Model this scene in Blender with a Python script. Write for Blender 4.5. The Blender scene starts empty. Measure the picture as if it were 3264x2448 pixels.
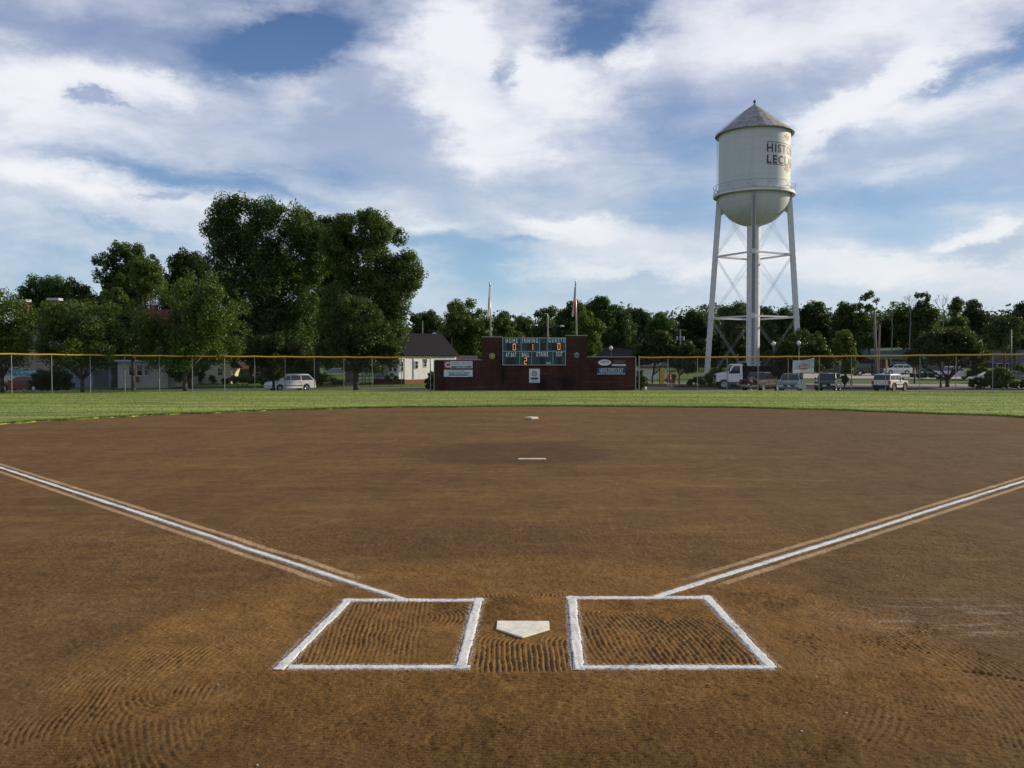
import bpy, bmesh, math, random
import numpy as np
from mathutils import Vector, Matrix

# ---------------------------------------------------------------- camera, sky, sun, exposure
SC = bpy.context.scene
COL = SC.collection
F_PX, CX, CY, HORIZON = 2770.0, 1632.0, 1224.0, 1150.0      # photograph is 3264 x 2448
TILT = math.atan((CY - HORIZON) / F_PX)
CAM = Vector((0, 0, 2.18))
cam_d = bpy.data.cameras.new("camera"); cam = bpy.data.objects.new("camera", cam_d); COL.objects.link(cam)
cam_d.sensor_width = 36.0; cam_d.lens = 36.0 * F_PX / 3264.0
cam_d.clip_start = 0.1; cam_d.clip_end = 6000
cam.location = CAM; cam.rotation_euler = (math.pi/2 - TILT, 0, 0)
SC.camera = cam
SC.view_settings.view_transform = 'Standard'; SC.view_settings.look = 'None'
SC.view_settings.gamma = 1.0; SC.view_settings.use_curve_mapping = False
SC.view_settings.exposure = 0.0
SC.cycles.max_bounces = 6; SC.cycles.transparent_max_bounces = 8
SC.render.resolution_x = 1024; SC.render.resolution_y = 768

SUN_EL, SUN_AZ = math.radians(21), math.radians(69)          # azimuth clockwise from +Y
sun_dir = Vector((math.sin(SUN_AZ)*math.cos(SUN_EL), math.cos(SUN_AZ)*math.cos(SUN_EL), math.sin(SUN_EL)))
sd = bpy.data.lights.new("sun", 'SUN'); sun = bpy.data.objects.new("sun", sd); COL.objects.link(sun)
sd.energy = 4.8; sd.angle = math.radians(0.5); sd.color = (1.0, 0.87, 0.64)
sun.rotation_euler = sun_dir.to_track_quat('Z', 'Y').to_euler()
sun.location = (60, 20, 60)

def ray(px, py):
    c, s = math.cos(TILT), math.sin(TILT)
    u = (CY - py) / F_PX
    d = Vector(((px - CX) / F_PX, c + s*u, -s + c*u))
    return d / d.y
def P(px, py, Y):                                            # world point seen at a pixel, at depth Y
    return CAM + ray(px, py) * Y
def X(px, Y, py=1200): return P(px, py, Y).x
def Z(py, Y, px=1632): return P(px, py, Y).z
def ground0(px, py):
    d = ray(px, py); t = -CAM.z / d.z
    return CAM + d * t

_ty = [-60, 0, 40, 61, 75, 84, 92, 100, 106, 125, 150, 200, 300, 500, 3000]
_tz = [0, 0, 0, -.22, -.42, -.78, -.95, -.93, -.85, -.45, -.1, .6, 2.0, 6.0, 8.0]
def zg(y): return float(np.interp(y, _ty, _tz))
def zga(y): return np.interp(y, _ty, _tz)
def G(px, Y, dz=0): return Vector((X(px, Y), Y, zg(Y) + dz))

# ---- sky
W = bpy.data.worlds.new("World"); SC.world = W; W.use_nodes = True; W.cycles.sampling_method = 'NONE'
nt = W.node_tree; nt.nodes.clear()
class NB:
    """tiny helper to write node graphs"""
    def __init__(s, tree): s.t = tree
    def n(s, typ, **kw):
        nd = s.t.nodes.new(typ)
        for k, v in kw.items(): setattr(nd, k, v)
        return nd
    def link(s, a, b): s.t.links.new(a, b)
    def _in(s, sock, v):
        if isinstance(v, bpy.types.NodeSocket): s.t.links.new(v, sock)
        elif v is not None:
            sock.default_value = v
    def math(s, op, a, b=None, c=None, clamp=False):
        nd = s.n('ShaderNodeMath', operation=op, use_clamp=clamp)
        for i, v in enumerate((a, b, c)):
            if v is not None: s._in(nd.inputs[i], v)
        return nd.outputs[0]
    def vec(s, op, a, b=None, scale=None):
        nd = s.n('ShaderNodeVectorMath', operation=op)
        s._in(nd.inputs[0], a)
        if b is not None: s._in(nd.inputs[1], b)
        if scale is not None: s._in(nd.inputs['Scale'], scale)
        return nd.outputs['Value'] if op in ('DOT_PRODUCT', 'LENGTH', 'DISTANCE') else nd.outputs[0]
    def noise(s, v, scale, detail=4, rough=.5, dist=0, color=False):
        nd = s.n('ShaderNodeTexNoise'); s._in(nd.inputs['Vector'], v)
        nd.inputs['Scale'].default_value = scale; nd.inputs['Detail'].default_value = detail
        nd.inputs['Roughness'].default_value = rough; nd.inputs['Distortion'].default_value = dist
        return nd.outputs['Color'] if color else nd.outputs['Fac']
    def ramp(s, v, pts, interp='LINEAR'):
        nd = s.n('ShaderNodeValToRGB'); s._in(nd.inputs[0], v); cr = nd.color_ramp; cr.interpolation = interp
        while len(cr.elements) < len(pts): cr.elements.new(.5)
        for e, (p, c) in zip(cr.elements, pts):
            e.position = p; e.color = (c, c, c, 1) if isinstance(c, (int, float)) else (*c, 1)
        return nd.outputs[0]
    def mix(s, f, a, b, mode='MIX'):
        nd = s.n('ShaderNodeMix', data_type='RGBA', blend_type=mode)
        s._in(nd.inputs[0], f)
        for sock, v in ((nd.inputs[6], a), (nd.inputs[7], b)):
            if isinstance(v, tuple): v = (*v[:3], 1)
            s._in(sock, v)
        return nd.outputs[2]
    def map(s, v, loc=(0,0,0), rot=(0,0,0), sc=(1,1,1), typ='POINT'):
        nd = s.n('ShaderNodeMapping', vector_type=typ); s._in(nd.inputs[0], v)
        nd.inputs[1].default_value = loc; nd.inputs[2].default_value = rot; nd.inputs[3].default_value = sc
        return nd.outputs[0]
    def smooth(s, v, a, b):
        nd = s.n('ShaderNodeMapRange', interpolation_type='SMOOTHSTEP'); s._in(nd.inputs[0], v)
        nd.inputs[1].default_value = a; nd.inputs[2].default_value = b
        return nd.outputs[0]

def build_sky():
    b = NB(nt)
    tc = b.n('ShaderNodeTexCoord').outputs['Generated']
    sep = b.n('ShaderNodeSeparateXYZ'); b.link(tc, sep.inputs[0])
    x, y, z = sep.outputs
    az = b.math('ARCTAN2', x, y)
    el = b.math('ARCSINE', z)
    cmb = b.n('ShaderNodeCombineXYZ'); b.link(az, cmb.inputs[0]); b.link(el, cmb.inputs[1])
    ae = cmb.outputs[0]
    # warp so that cloud edges become ragged
    w1 = b.noise(b.map(ae, sc=(1, 1.9, 1)), 4.5, 8, .66, 0, color=True)
    w1 = b.vec('SUBTRACT', w1, (.5, .5, .5))
    w2 = b.vec('MULTIPLY', w1, (.24, .115, 0))
    aw = b.vec('ADD', ae, w2)
    def blobs(lst, base):
        acc = base if hasattr(base, 'node') else base
        for (px, py, rx, ry, rot, amp) in lst:
            d = ray(px, py).normalized()
            a0, e0 = math.atan2(d.x, d.y), math.asin(d.z)
            k = 1.0 / F_PX
            # the tiny term keeps the graph a chain, so the shader needs few registers
            av = b.vec('MULTIPLY_ADD', acc, (1e-7, 1e-7, 0)); b._in(av.node.inputs[2], aw)
            m = b.map(av, (a0, e0, 0), (0, 0, math.radians(-rot)), (rx*k, ry*k, 1), 'TEXTURE')
            q = b.vec('DOT_PRODUCT', m, m)
            g = b.math('POWER', 0.36788, q)
            acc = b.math('MULTIPLY_ADD', g, amp, acc)
        return acc
    fine = b.noise(b.map(ae, rot=(0, 0, math.radians(-14)), sc=(1, 3.2, 1)), 8.0, 8, .60, .4)
    puff = b.noise(b.map(ae, sc=(1, 1.6, 1)), 13.0, 6, .55, .2)
    base_c = b.math('MULTIPLY_ADD', fine, 0.85, 0.27)
    base_c = b.math('MULTIPLY_ADD', puff, 0.18, base_c)
    # cloud cover: minus = clear blue.  (px, py, rx, ry, rotation (screen, cw), amplitude)
    cover = blobs([
        (930,120,210,75,-22,-1.15), (1015,170,90,45,-10,-.35), (800,150,220,60,8,-.22), (560,575,330,42,11,-.55),
        (1000,560,230,60,8,-.30),(780,600,130,28,14,-.30),
        (1890,70,150,85,-12,-.75),(1930,140,70,60,0,-.35),(1590,190,50,110,10,-.45),(1610,300,40,70,-20,-.25),(3230,165,130,50,-24,-.75),
        (2930,270,160,28,-14,-.45),(2420,500,260,120,-25,-.30),(2150,400,160,130,0,-.42),
        (2700,640,420,75,-4,-.48),(3150,640,200,60,0,-.30),(1500,850,190,60,0,-.75),(1350,780,120,30,0,-.5),(1670,768,90,26,0,-.6),(1600,930,200,40,0,-.4),
        (420,740,280,24,6,-.38),(250,810,240,18,0,-.30),(150,880,220,40,0,-.4),(900,1000,900,40,0,-.2),(2750,940,300,45,0,-.2),
        (700,60,180,50,5,-.15),(420,100,200,40,0,-.12),(2850,740,180,40,0,-.25),(1950,850,150,20,5,-.3),(2100,650,120,60,0,-.2),
        (1480,60,260,120,0,.35),(1480,380,260,150,0,.3),(1780,250,150,110,0,.45),(300,250,330,70,6,.35),(700,430,500,60,4,.2),(2500,90,500,110,-4,.35),(2740,330,280,60,-28,.4),
        (1830,730,220,40,4,.45),(2060,800,260,60,0,.35),(350,640,380,36,8,.4),(3000,870,300,60,0,.35),(3080,800,90,30,0,.7),(3220,770,90,50,0,.7),(2200,200,300,200,-30,.2),
    ], base_c)
    cover = b.smooth(cover, .02, 1.08)
    # brightness of the cloud: 0 grey-lavender, 1 sunlit white
    base_w = b.math('MULTIPLY_ADD', fine, 0.62, b.math('MULTIPLY_ADD', cover, 1e-6, -0.10))
    base_w = b.math('MULTIPLY_ADD', puff, 0.36, base_w)
    white = blobs([
        (60,235,240,75,8,.75),(60,420,230,90,0,.45),(520,272,200,38,3,.65),(830,215,90,30,10,.45),(960,270,140,50,20,.3),(1450,110,140,170,-10,.75),
        (1510,380,190,120,20,.75),(1560,470,150,60,10,.4),(1360,60,200,60,-25,.3),(1790,235,150,75,0,.65),(1740,320,120,60,0,.35),(1670,180,50,70,0,.4),(1650,490,130,50,0,.4),
        (2000,165,50,45,0,.45),(2330,70,250,90,-8,.45),(2800,60,480,70,-6,.55),(2690,340,240,42,-30,.95),(2620,390,170,40,-32,.4),(2850,240,180,36,-18,.5),
        (3010,310,230,45,-6,.6),(3180,235,130,26,-10,.6),(2930,520,110,40,-10,.45),(200,580,330,42,6,.75),(600,635,300,32,10,.7),(1110,610,120,40,0,.4),
        (1340,715,160,24,8,.55),(1340,790,80,40,0,.5),(1800,705,170,26,6,.7),(1900,760,200,30,6,.45),(1480,790,110,14,0,.5),(1550,850,130,14,4,.5),(1900,880,700,40,0,.5),
        (2700,860,600,60,0,.55),(3060,766,70,20,0,.8),(3190,725,80,18,-6,.9),(2820,830,220,26,0,.5),(2900,700,400,50,0,.25),(200,700,400,30,4,.35),
        (1200,480,320,90,10,-.35),(700,180,320,60,0,-.35),(250,60,300,60,0,-.45),(1050,380,260,50,0,-.12),(1160,300,110,160,0,-.3),(2080,330,140,120,-20,-.35),
        (2450,220,160,80,-20,-.2),(3130,800,150,34,0,-.8),(262,303,44,17,6,-1.0),(310,342,40,9,6,-.5),(505,640,70,13,5,-.9),(565,633,55,17,0,-.9),(2100,910,260,34,0,-.7),(2300,440,200,60,-30,-.2),(1990,900,110,22,0,-.3),
    ], base_w)
    white = b.smooth(white, .0, 1.1)
    K = 10.0
    sky = b.n('ShaderNodeTexSky', sky_type='NISHITA')
    sky.sun_disc = False; sky.sun_elevation = SUN_EL; sky.sun_rotation = SUN_AZ
    sky.air_density = 1.0; sky.dust_density = .6; sky.ozone_density = 2.0
    blue = b.mix(.62, sky.outputs[0], b.ramp(el, [(0, (.46*K, .68*K, .86*K)), (.10, (.32*K, .54*K, .80*K)), (.20, (.16*K, .32*K, .62*K)), (.40, (.050*K, .115*K, .32*K)), (1, (.03*K, .07*K, .22*K))]))
    grey = b.ramp(el, [(0, (.60*K, .67*K, .74*K)), (.10, (.50*K, .60*K, .72*K)), (.25, (.38*K, .46*K, .64*K)), (.42, (.30*K, .35*K, .54*K)), (1, (.16*K, .20*K, .34*K))])
    wht = b.ramp(el, [(0, (.80*K, .83*K, .85*K)), (.2, (.88*K, .90*K, .94*K)), (.42, (.86*K, .88*K, .94*K)), (1, (.35*K, .38*K, .46*K))])
    cl = b.mix(white, grey, wht)
    col = b.mix(cover, blue, cl)
    # dark below the horizon
    below = b.smooth(z, -.06, -.01)
    col = b.mix(below, (.9, .8, .6), col)
    bg = b.n('ShaderNodeBackground'); b.link(col, bg.inputs[0]); bg.inputs[1].default_value = 0.1
    out = b.n('ShaderNodeOutputWorld'); b.link(bg.outputs[0], out.inputs[0])
build_sky()

# ---------------------------------------------------------------- helpers
rnd = random.Random(7)
def link(o, parent=None):
    COL.objects.link(o)
    if parent is not None: o.parent = parent
    return o
def tag(o, label=None, cat=None, group=None, kind=None):
    if label: o['label'] = label
    if cat: o['category'] = cat
    if group: o['group'] = group
    if kind: o['kind'] = kind
    return o
def thing(name, label, cat, loc=(0,0,0), rotz=0, group=None):
    o = bpy.data.objects.new(name, None); COL.objects.link(o)
    o.empty_display_size = .3; o.location = loc; o.rotation_euler = (0, 0, rotz)
    return tag(o, label, cat, group)
def copy_tree(o, parent=None):
    c = o.copy(); COL.objects.link(c)
    if parent is not None: c.parent = parent
    for ch in list(o.children): copy_tree(ch, c)
    return c
class MB:
    def __init__(s): s.v = []; s.f = []
    def add(s, vs, fs):
        o = len(s.v); s.v += [tuple(v) for v in vs]; s.f += [tuple(i + o for i in f) for f in fs]; return s
    def box(s, x0, x1, y0, y1, z0, z1):
        return s.add([(x0,y0,z0),(x1,y0,z0),(x1,y1,z0),(x0,y1,z0),(x0,y0,z1),(x1,y0,z1),(x1,y1,z1),(x0,y1,z1)],
              [(0,3,2,1),(4,5,6,7),(0,1,5,4),(1,2,6,5),(2,3,7,6),(3,0,4,7)])
    def cbox(s, c, sx, sy, sz): return s.box(c[0]-sx/2, c[0]+sx/2, c[1]-sy/2, c[1]+sy/2, c[2]-sz/2, c[2]+sz/2)
    def tube(s, p0, p1, r0, r1=None, n=8, cap=True):
        r1 = r0 if r1 is None else r1
        p0, p1 = Vector(p0), Vector(p1); d = (p1 - p0)
        if d.length < 1e-6: return s
        d.normalize(); a = d.orthogonal().normalized(); b = d.cross(a)
        vs = []
        for p, r in ((p0, r0), (p1, r1)):
            for k in range(n):
                t = 2*math.pi*k/n; vs.append(p + a*math.cos(t)*r + b*math.sin(t)*r)
        fs = [(k, (k+1) % n, n+(k+1) % n, n+k) for k in range(n)]
        if cap: fs += [tuple(range(n-1, -1, -1)), tuple(range(n, 2*n))]
        return s.add(vs, fs)
    def path(s, pts, rs, n=6):
        for i in range(len(pts)-1): s.tube(pts[i], pts[i+1], rs[i], rs[i+1], n)
        return s
    def bar(s, p0, p1, w, h):                  # rectangular bar; w is the horizontal width
        p0, p1 = Vector(p0), Vector(p1); d = (p1-p0).normalized()
        up = Vector((0,0,1)) if abs(d.z) < .95 else Vector((1,0,0))
        a = d.cross(up).normalized()*w/2; b = d.cross(a).normalized()*h/2
        vs = [p0-a-b, p0+a-b, p0+a+b, p0-a+b, p1-a-b, p1+a-b, p1+a+b, p1-a+b]
        return s.add(vs, [(0,3,2,1),(4,5,6,7),(0,1,5,4),(1,2,6,5),(2,3,7,6),(3,0,4,7)])
    def lathe(s, prof, n=24, c=(0,0,0), a0=0, a1=2*math.pi):
        full = abs(a1-a0-2*math.pi) < 1e-6; m = n if full else n+1
        vs = []
        for (r, z) in prof:
            for k in range(m):
                t = a0 + (a1-a0)*k/n; vs.append((c[0]+r*math.cos(t), c[1]+r*math.sin(t), c[2]+z))
        fs = []
        for i in range(len(prof)-1):
            for k in range(n):
                k2 = (k+1) % m
                fs.append((i*m+k, i*m+k2, (i+1)*m+k2, (i+1)*m+k))
        return s.add(vs, fs)
    def prism(s, pts, axis, a, b):             # polygon extruded along an axis: 'x','y','z'
        def mk(p, t):
            return {'y': (p[0], t, p[1]), 'x': (t, p[0], p[1]), 'z': (p[0], p[1], t)}[axis]
        n = len(pts)
        vs = [mk(p, a) for p in pts] + [mk(p, b) for p in pts]
        return s.add(vs, [tuple(range(n-1, -1, -1)), tuple(range(n, 2*n))] + [(k, (k+1) % n, n+(k+1) % n, n+k) for k in range(n)])
    def ball(s, c, r, n=10, m=6, sz=1.0):
        prof = [(max(1e-4, r*math.sin(math.pi*i/m)), -r*sz*math.cos(math.pi*i/m)) for i in range(m+1)]
        return s.lathe(prof, n, c)
    def build(s, name, mat, parent=None, smooth=False, bevel=0, loc=None):
        me = bpy.data.meshes.new(name); me.from_pydata(s.v, [], s.f); me.update()
        if bevel or True:
            bm = bmesh.new(); bm.from_mesh(me); bmesh.ops.recalc_face_normals(bm, faces=bm.faces); bm.to_mesh(me); bm.free()
        for m in (mat if isinstance(mat, (list, tuple)) else [mat]): me.materials.append(m)
        if smooth:
            me.polygons.foreach_set('use_smooth', [True]*len(me.polygons))
        o = bpy.data.objects.new(name, me); link(o, parent)
        if bevel:
            md = o.modifiers.new('bevel', 'BEVEL'); md.width = bevel; md.segments = 2; md.limit_method = 'ANGLE'
        if loc is not None: o.location = loc
        return o
def np_mesh(name, verts, quads, mat, parent=None, smooth=False):
    me = bpy.data.meshes.new(name)
    nv, nf, k = len(verts), len(quads), quads.shape[1]
    me.vertices.add(nv); me.vertices.foreach_set('co', np.asarray(verts, dtype=np.float32).ravel())
    me.loops.add(nf*k); me.loops.foreach_set('vertex_index', np.asarray(quads, dtype=np.int32).ravel())
    me.polygons.add(nf); me.polygons.foreach_set('loop_start', np.arange(0, nf*k, k, dtype=np.int32))
    if smooth: me.polygons.foreach_set('use_smooth', np.ones(nf, dtype=bool))
    me.update(calc_edges=True)
    if isinstance(mat, (list, tuple)):
        for m in mat: me.materials.append(m)
    elif mat: me.materials.append(mat)
    o = bpy.data.objects.new(name, me); link(o, parent); return o
def grid_faces(nx, ny):
    i = np.arange((nx-1)*(ny-1)); r, c = i // (nx-1), i % (nx-1)
    a = r*nx + c
    return np.stack([a, a+1, a+nx+1, a+nx], 1)
def spow(x, p): return np.sign(x)*np.abs(x)**p

# ---------------------------------------------------------------- materials
MATS = {}
def mat(name, color, rough=.6, metal=0, spec=.5, noise=0, nscale=8, emit=None, estr=0, bump=0, bscale=40):
    if name in MATS: return MATS[name]
    m = bpy.data.materials.new(name); m.use_nodes = True; MATS[name] = m
    t = m.node_tree; b = NB(t); p = t.nodes['Principled BSDF']
    p.inputs['Roughness'].default_value = rough; p.inputs['Metallic'].default_value = metal
    p.inputs['Specular IOR Level'].default_value = spec
    if emit:
        p.inputs['Emission Color'].default_value = (*emit, 1); p.inputs['Emission Strength'].default_value = estr
    co = b.n('ShaderNodeTexCoord').outputs['Object']
    f = b.noise(co, nscale, 5, .6)
    lo = tuple(c*(1-noise) for c in color); hi = tuple(min(1, c*(1+noise)) for c in color)
    b.link(b.ramp(f, [(.3, lo), (.7, hi)]), p.inputs['Base Color'])
    if bump:
        bp = b.n('ShaderNodeBump'); bp.inputs['Strength'].default_value = bump; bp.inputs['Distance'].default_value = .02
        b.link(b.noise(co, bscale, 5, .6), bp.inputs['Height']); b.link(bp.outputs[0], p.inputs['Normal'])
    return m
def leaf_mat(name, c0, c1, trans=.32, spec=.25):
    if name in MATS: return MATS[name]
    m = bpy.data.materials.new(name); m.use_nodes = True; MATS[name] = m
    t = m.node_tree; b = NB(t); p = t.nodes['Principled BSDF']; out = t.nodes['Material Output']
    r = b.n('ShaderNodeNewGeometry').outputs['Random Per Island']
    co = b.n('ShaderNodeTexCoord').outputs['Object']
    f = b.math('MULTIPLY_ADD', b.noise(co, .55, 3, .6), .9, b.math('MULTIPLY', r, .55))
    c = b.ramp(f, [(.42, c0), (.95, c1)])
    b.link(c, p.inputs['Base Color']); p.inputs['Roughness'].default_value = .5; p.inputs['Specular IOR Level'].default_value = spec
    tr = b.n('ShaderNodeBsdfTranslucent'); b.link(b.mix(1, c, (1.0, 1.15, .55), 'MULTIPLY'), tr.inputs[0])
    mx = b.n('ShaderNodeMixShader'); mx.inputs[0].default_value = trans
    b.link(p.outputs[0], mx.inputs[1]); b.link(tr.outputs[0], mx.inputs[2]); b.link(mx.outputs[0], out.inputs[0])
    return m
# ---------------------------------------------------------------- the field's geometry
APEX = ground0(1666, 2036)                     # back point of home plate
AX = math.radians(1.1)                         # bearing of home -> second base
LB, RB = math.radians(-43.98), math.radians(45.87)
ARC_C, ARC_R = (2.2, 19.5), 22.1
def dirv(a): return Vector((math.sin(a), math.cos(a), 0))

rng = np.random.default_rng(11)
_tab = rng.random((256, 256))
def vnoise(x, y, s, ox=0, oy=0):
    x = x/s + ox; y = y/s + oy
    xi = np.floor(x).astype(int); yi = np.floor(y).astype(int); fx = x-xi; fy = y-yi
    fx = fx*fx*(3-2*fx); fy = fy*fy*(3-2*fy)
    a = _tab[xi & 255, yi & 255]; b = _tab[(xi+1) & 255, yi & 255]; c = _tab[xi & 255, (yi+1) & 255]; d = _tab[(xi+1) & 255, (yi+1) & 255]
    return (a*(1-fx)+b*fx)*(1-fy) + (c*(1-fx)+d*fx)*fy
def sstep(v, a, b):
    t = np.clip((v-a)/(b-a), 0, 1); return t*t*(3-2*t)
BOXL = (-1.60, -.285, 6.10, 7.93); BOXR = (.49, 1.83, 6.10, 8.02)
def dirt_height(x, y):
    """rake furrows, footprints of the rake and clods, metres"""
    h = np.zeros_like(x)
    wob = (vnoise(x, y, .22)-.5)*.018 + (vnoise(x, y, .9, 9, 3)-.5)*.08
    def rid(ph, sp):
        t = (ph + wob)/(sp*.90)
        return spow(np.cos(2*math.pi*t), .8)
    def put(m, r, a): 
        nonlocal h
        h = h*(1-m) + m*r*a
    A = .0044
    near = 1 - sstep(np.hypot(x-.1, (y-6.2)), 3.0, 3.7)
    # broad fan of arcs round the plate, sideways drags
    ang = np.sin(x*1.3+1)*.3
    put(near*.75, rid(y*np.cos(ang)+x*np.sin(ang), .040), A*.55)
    # behind the boxes: straight level furrows
    m = sstep(6.08-y, 0, .08)*(1-sstep(6.0-y, .9, 2.0)*.45)*(1-sstep(np.abs(x-.1), 2.3, 3.6))
    put(m, rid(y+.03*np.sin(x*2), .040), A*1.15)
    # left of the left box: swirls
    brk = sstep(vnoise(x, y, .42, 21, 8), .15, .50)
    for (cx, cy, r0, r1, sp, x0, x1, y0, y1, a) in (
        (.1, 6.1, 1.9, 3.35, .044, -3.9, -1.74, 3.6, 7.6, .9), (.2, 6.2, 1.95, 3.5, .044, 1.92, 4.2, 3.6, 8.2, .9),
        (-2.1, 5.7, .12, .55, .045, -3.2, -1.72, 5.1, 6.4, .75), (2.65, 6.05, .12, .60, .043, 1.9, 3.4, 5.5, 6.9, .75),
        (-1.75, 6.9, .2, .70, .042, -2.7, -1.66, 6.3, 7.7, .5), (-1.1, 4.1, .3, .9, .046, -2.2, -.2, 3.4, 5.1, .5),
        (2.2, 7.9, .4, 1.4, .043, 1.88, 3.8, 6.8, 8.3, .5), (2.4, 4.0, .3, 1.0, .05, 1.2, 3.6, 3.4, 5.1, .35)):
        r = np.hypot(x-cx, y-cy)
        m = sstep(r, r0, r0+.1)*(1-sstep(r, r1-.15, r1))*sstep(x, x0, x0+.12)*(1-sstep(x, x1-.12, x1))*sstep(y, y0, y0+.12)*(1-sstep(y, y1-.12, y1))
        put(m*brk*.95, rid(r + (vnoise(x, y, .5, 3, 3)-.5)*.10, sp), A*a)
    # deep single drag marks
    for (cx, cy, r, a0, a1, w) in ((-1.55, 4.45, .5, 3.6, 5.2, .018), (-2.5, 4.7, .75, 3.9, 5.0, .016),
                               (3.35, 5.9, 1.1, 4.2, 5.3, .018), (2.9, 5.3, .8, .3, 1.5, .014), (-1.2, 4.05, .35, 2.2, 4.4, .018)):
        r_ = np.hypot(x-cx, y-cy); t = np.mod(np.arctan2(y-cy, x-cx), 2*math.pi)
        m = np.exp(-((r_-r)/w)**2)*sstep(t, a0, a0+.3)*(1-sstep(t, a1-.3, a1))
        h = h - m*.006 + np.exp(-((r_-r-.035)/w)**2)*sstep(t, a0, a0+.3)*(1-sstep(t, a1-.3, a1))*.004
    # the strip between the boxes
    mx = sstep(x, -.30, -.26)*(1-sstep(x, .47, .51))
    r = np.hypot(x-.12, y-8.05); put(mx*sstep(y, 7.0, 7.15)*(1-sstep(y, 8.0, 8.2)), rid(r, .044), A*1.15)
    yy = np.maximum(0, y-6.62)
    rl = np.where(x < .22, np.hypot(x-.26, yy*1.1), np.hypot(x-.62, yy*.8))
    put(mx*sstep(y, 6.02, 6.1)*(1-sstep(y, 6.75, 6.95)), rid(rl, .044), A*1.35)
    # inside the left box
    L = sstep(x, BOXL[0], BOXL[0]+.03)*(1-sstep(x, BOXL[1]-.03, BOXL[1]))*sstep(y, BOXL[2], BOXL[2]+.03)*(1-sstep(y, BOXL[3]-.03, BOXL[3]))
    put(L, rid((x+1.0)*np.cos(.10) + (y-6)*np.sin(.10)*.7, .043), A*.95)
    r = np.hypot(x+.95, y-7.3); put(L*sstep(x, -.80, -.65), rid(r, .043), A*1.0)
    # inside the right box
    R = sstep(x, BOXR[0], BOXR[0]+.03)*(1-sstep(x, BOXR[1]-.03, BOXR[1]))*sstep(y, BOXR[2], BOXR[2]+.03)*(1-sstep(y, BOXR[3]-.03, BOXR[3]))
    put(R, rid(x*.94 + .20*(y-6.1) + .07*np.sin(y*2.2+x), .043), A*1.0)
    r = np.hypot(x-.92, y-7.45); put(R*sstep(y, 7.35, 7.55)*(1-sstep(x, 1.05, 1.2)), rid(r, .042), A*1.0)
    r = np.hypot(x-1.45, y-8.0); put(R*sstep(y, 7.2, 7.4)*sstep(x, 1.1, 1.22), rid(r, .042), A*.9)
    # patchy strength, crumbs
    h = h*(.55 + .8*vnoise(x, y, .30, 40, 2)) * (.75+.4*vnoise(x, y, .06, 3, 77))*1.25
    u, v = x*.78+y*.62, y*.78-x*.62; u2, v2 = x*.45-y*.89, y*.45+x*.89
    c = (vnoise(u, v, .021, 5, 5)-.5)*.0080 + (vnoise(u2, v2, .034, 15, 5)-.5)*.0035 + (vnoise(u2, v2, .09, 31, 5)-.5)*.003 + (vnoise(x, y, .6, 1, 50)-.5)*.012
    cl = np.maximum(0, vnoise(u, v, .03, 60, 60)-.78)*.026
    return h + c + cl*.8
SEGS = []
def dirt_z(x, y):
    f = np.ones_like(x)
    for (ax, ay, bx, by, w) in SEGS:                          # trodden flat under the chalk
        L2 = (bx-ax)**2+(by-ay)**2; t = np.clip(((x-ax)*(bx-ax)+(y-ay)*(by-ay))/L2, 0, 1)
        f = np.minimum(f, .30+.70*sstep(np.hypot(x-ax-t*(bx-ax), y-ay-t*(by-ay)), w*.55, w*.9))
    return dirt_z0(x, y, f)
def dirt_z0(x, y, f=1):
    fade = 1 - sstep(y, 10.5, 14)
    return zga(y) + dirt_height(x, y)*f*fade*(1-sstep(np.abs(x), 5.6, 6.3))

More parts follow.
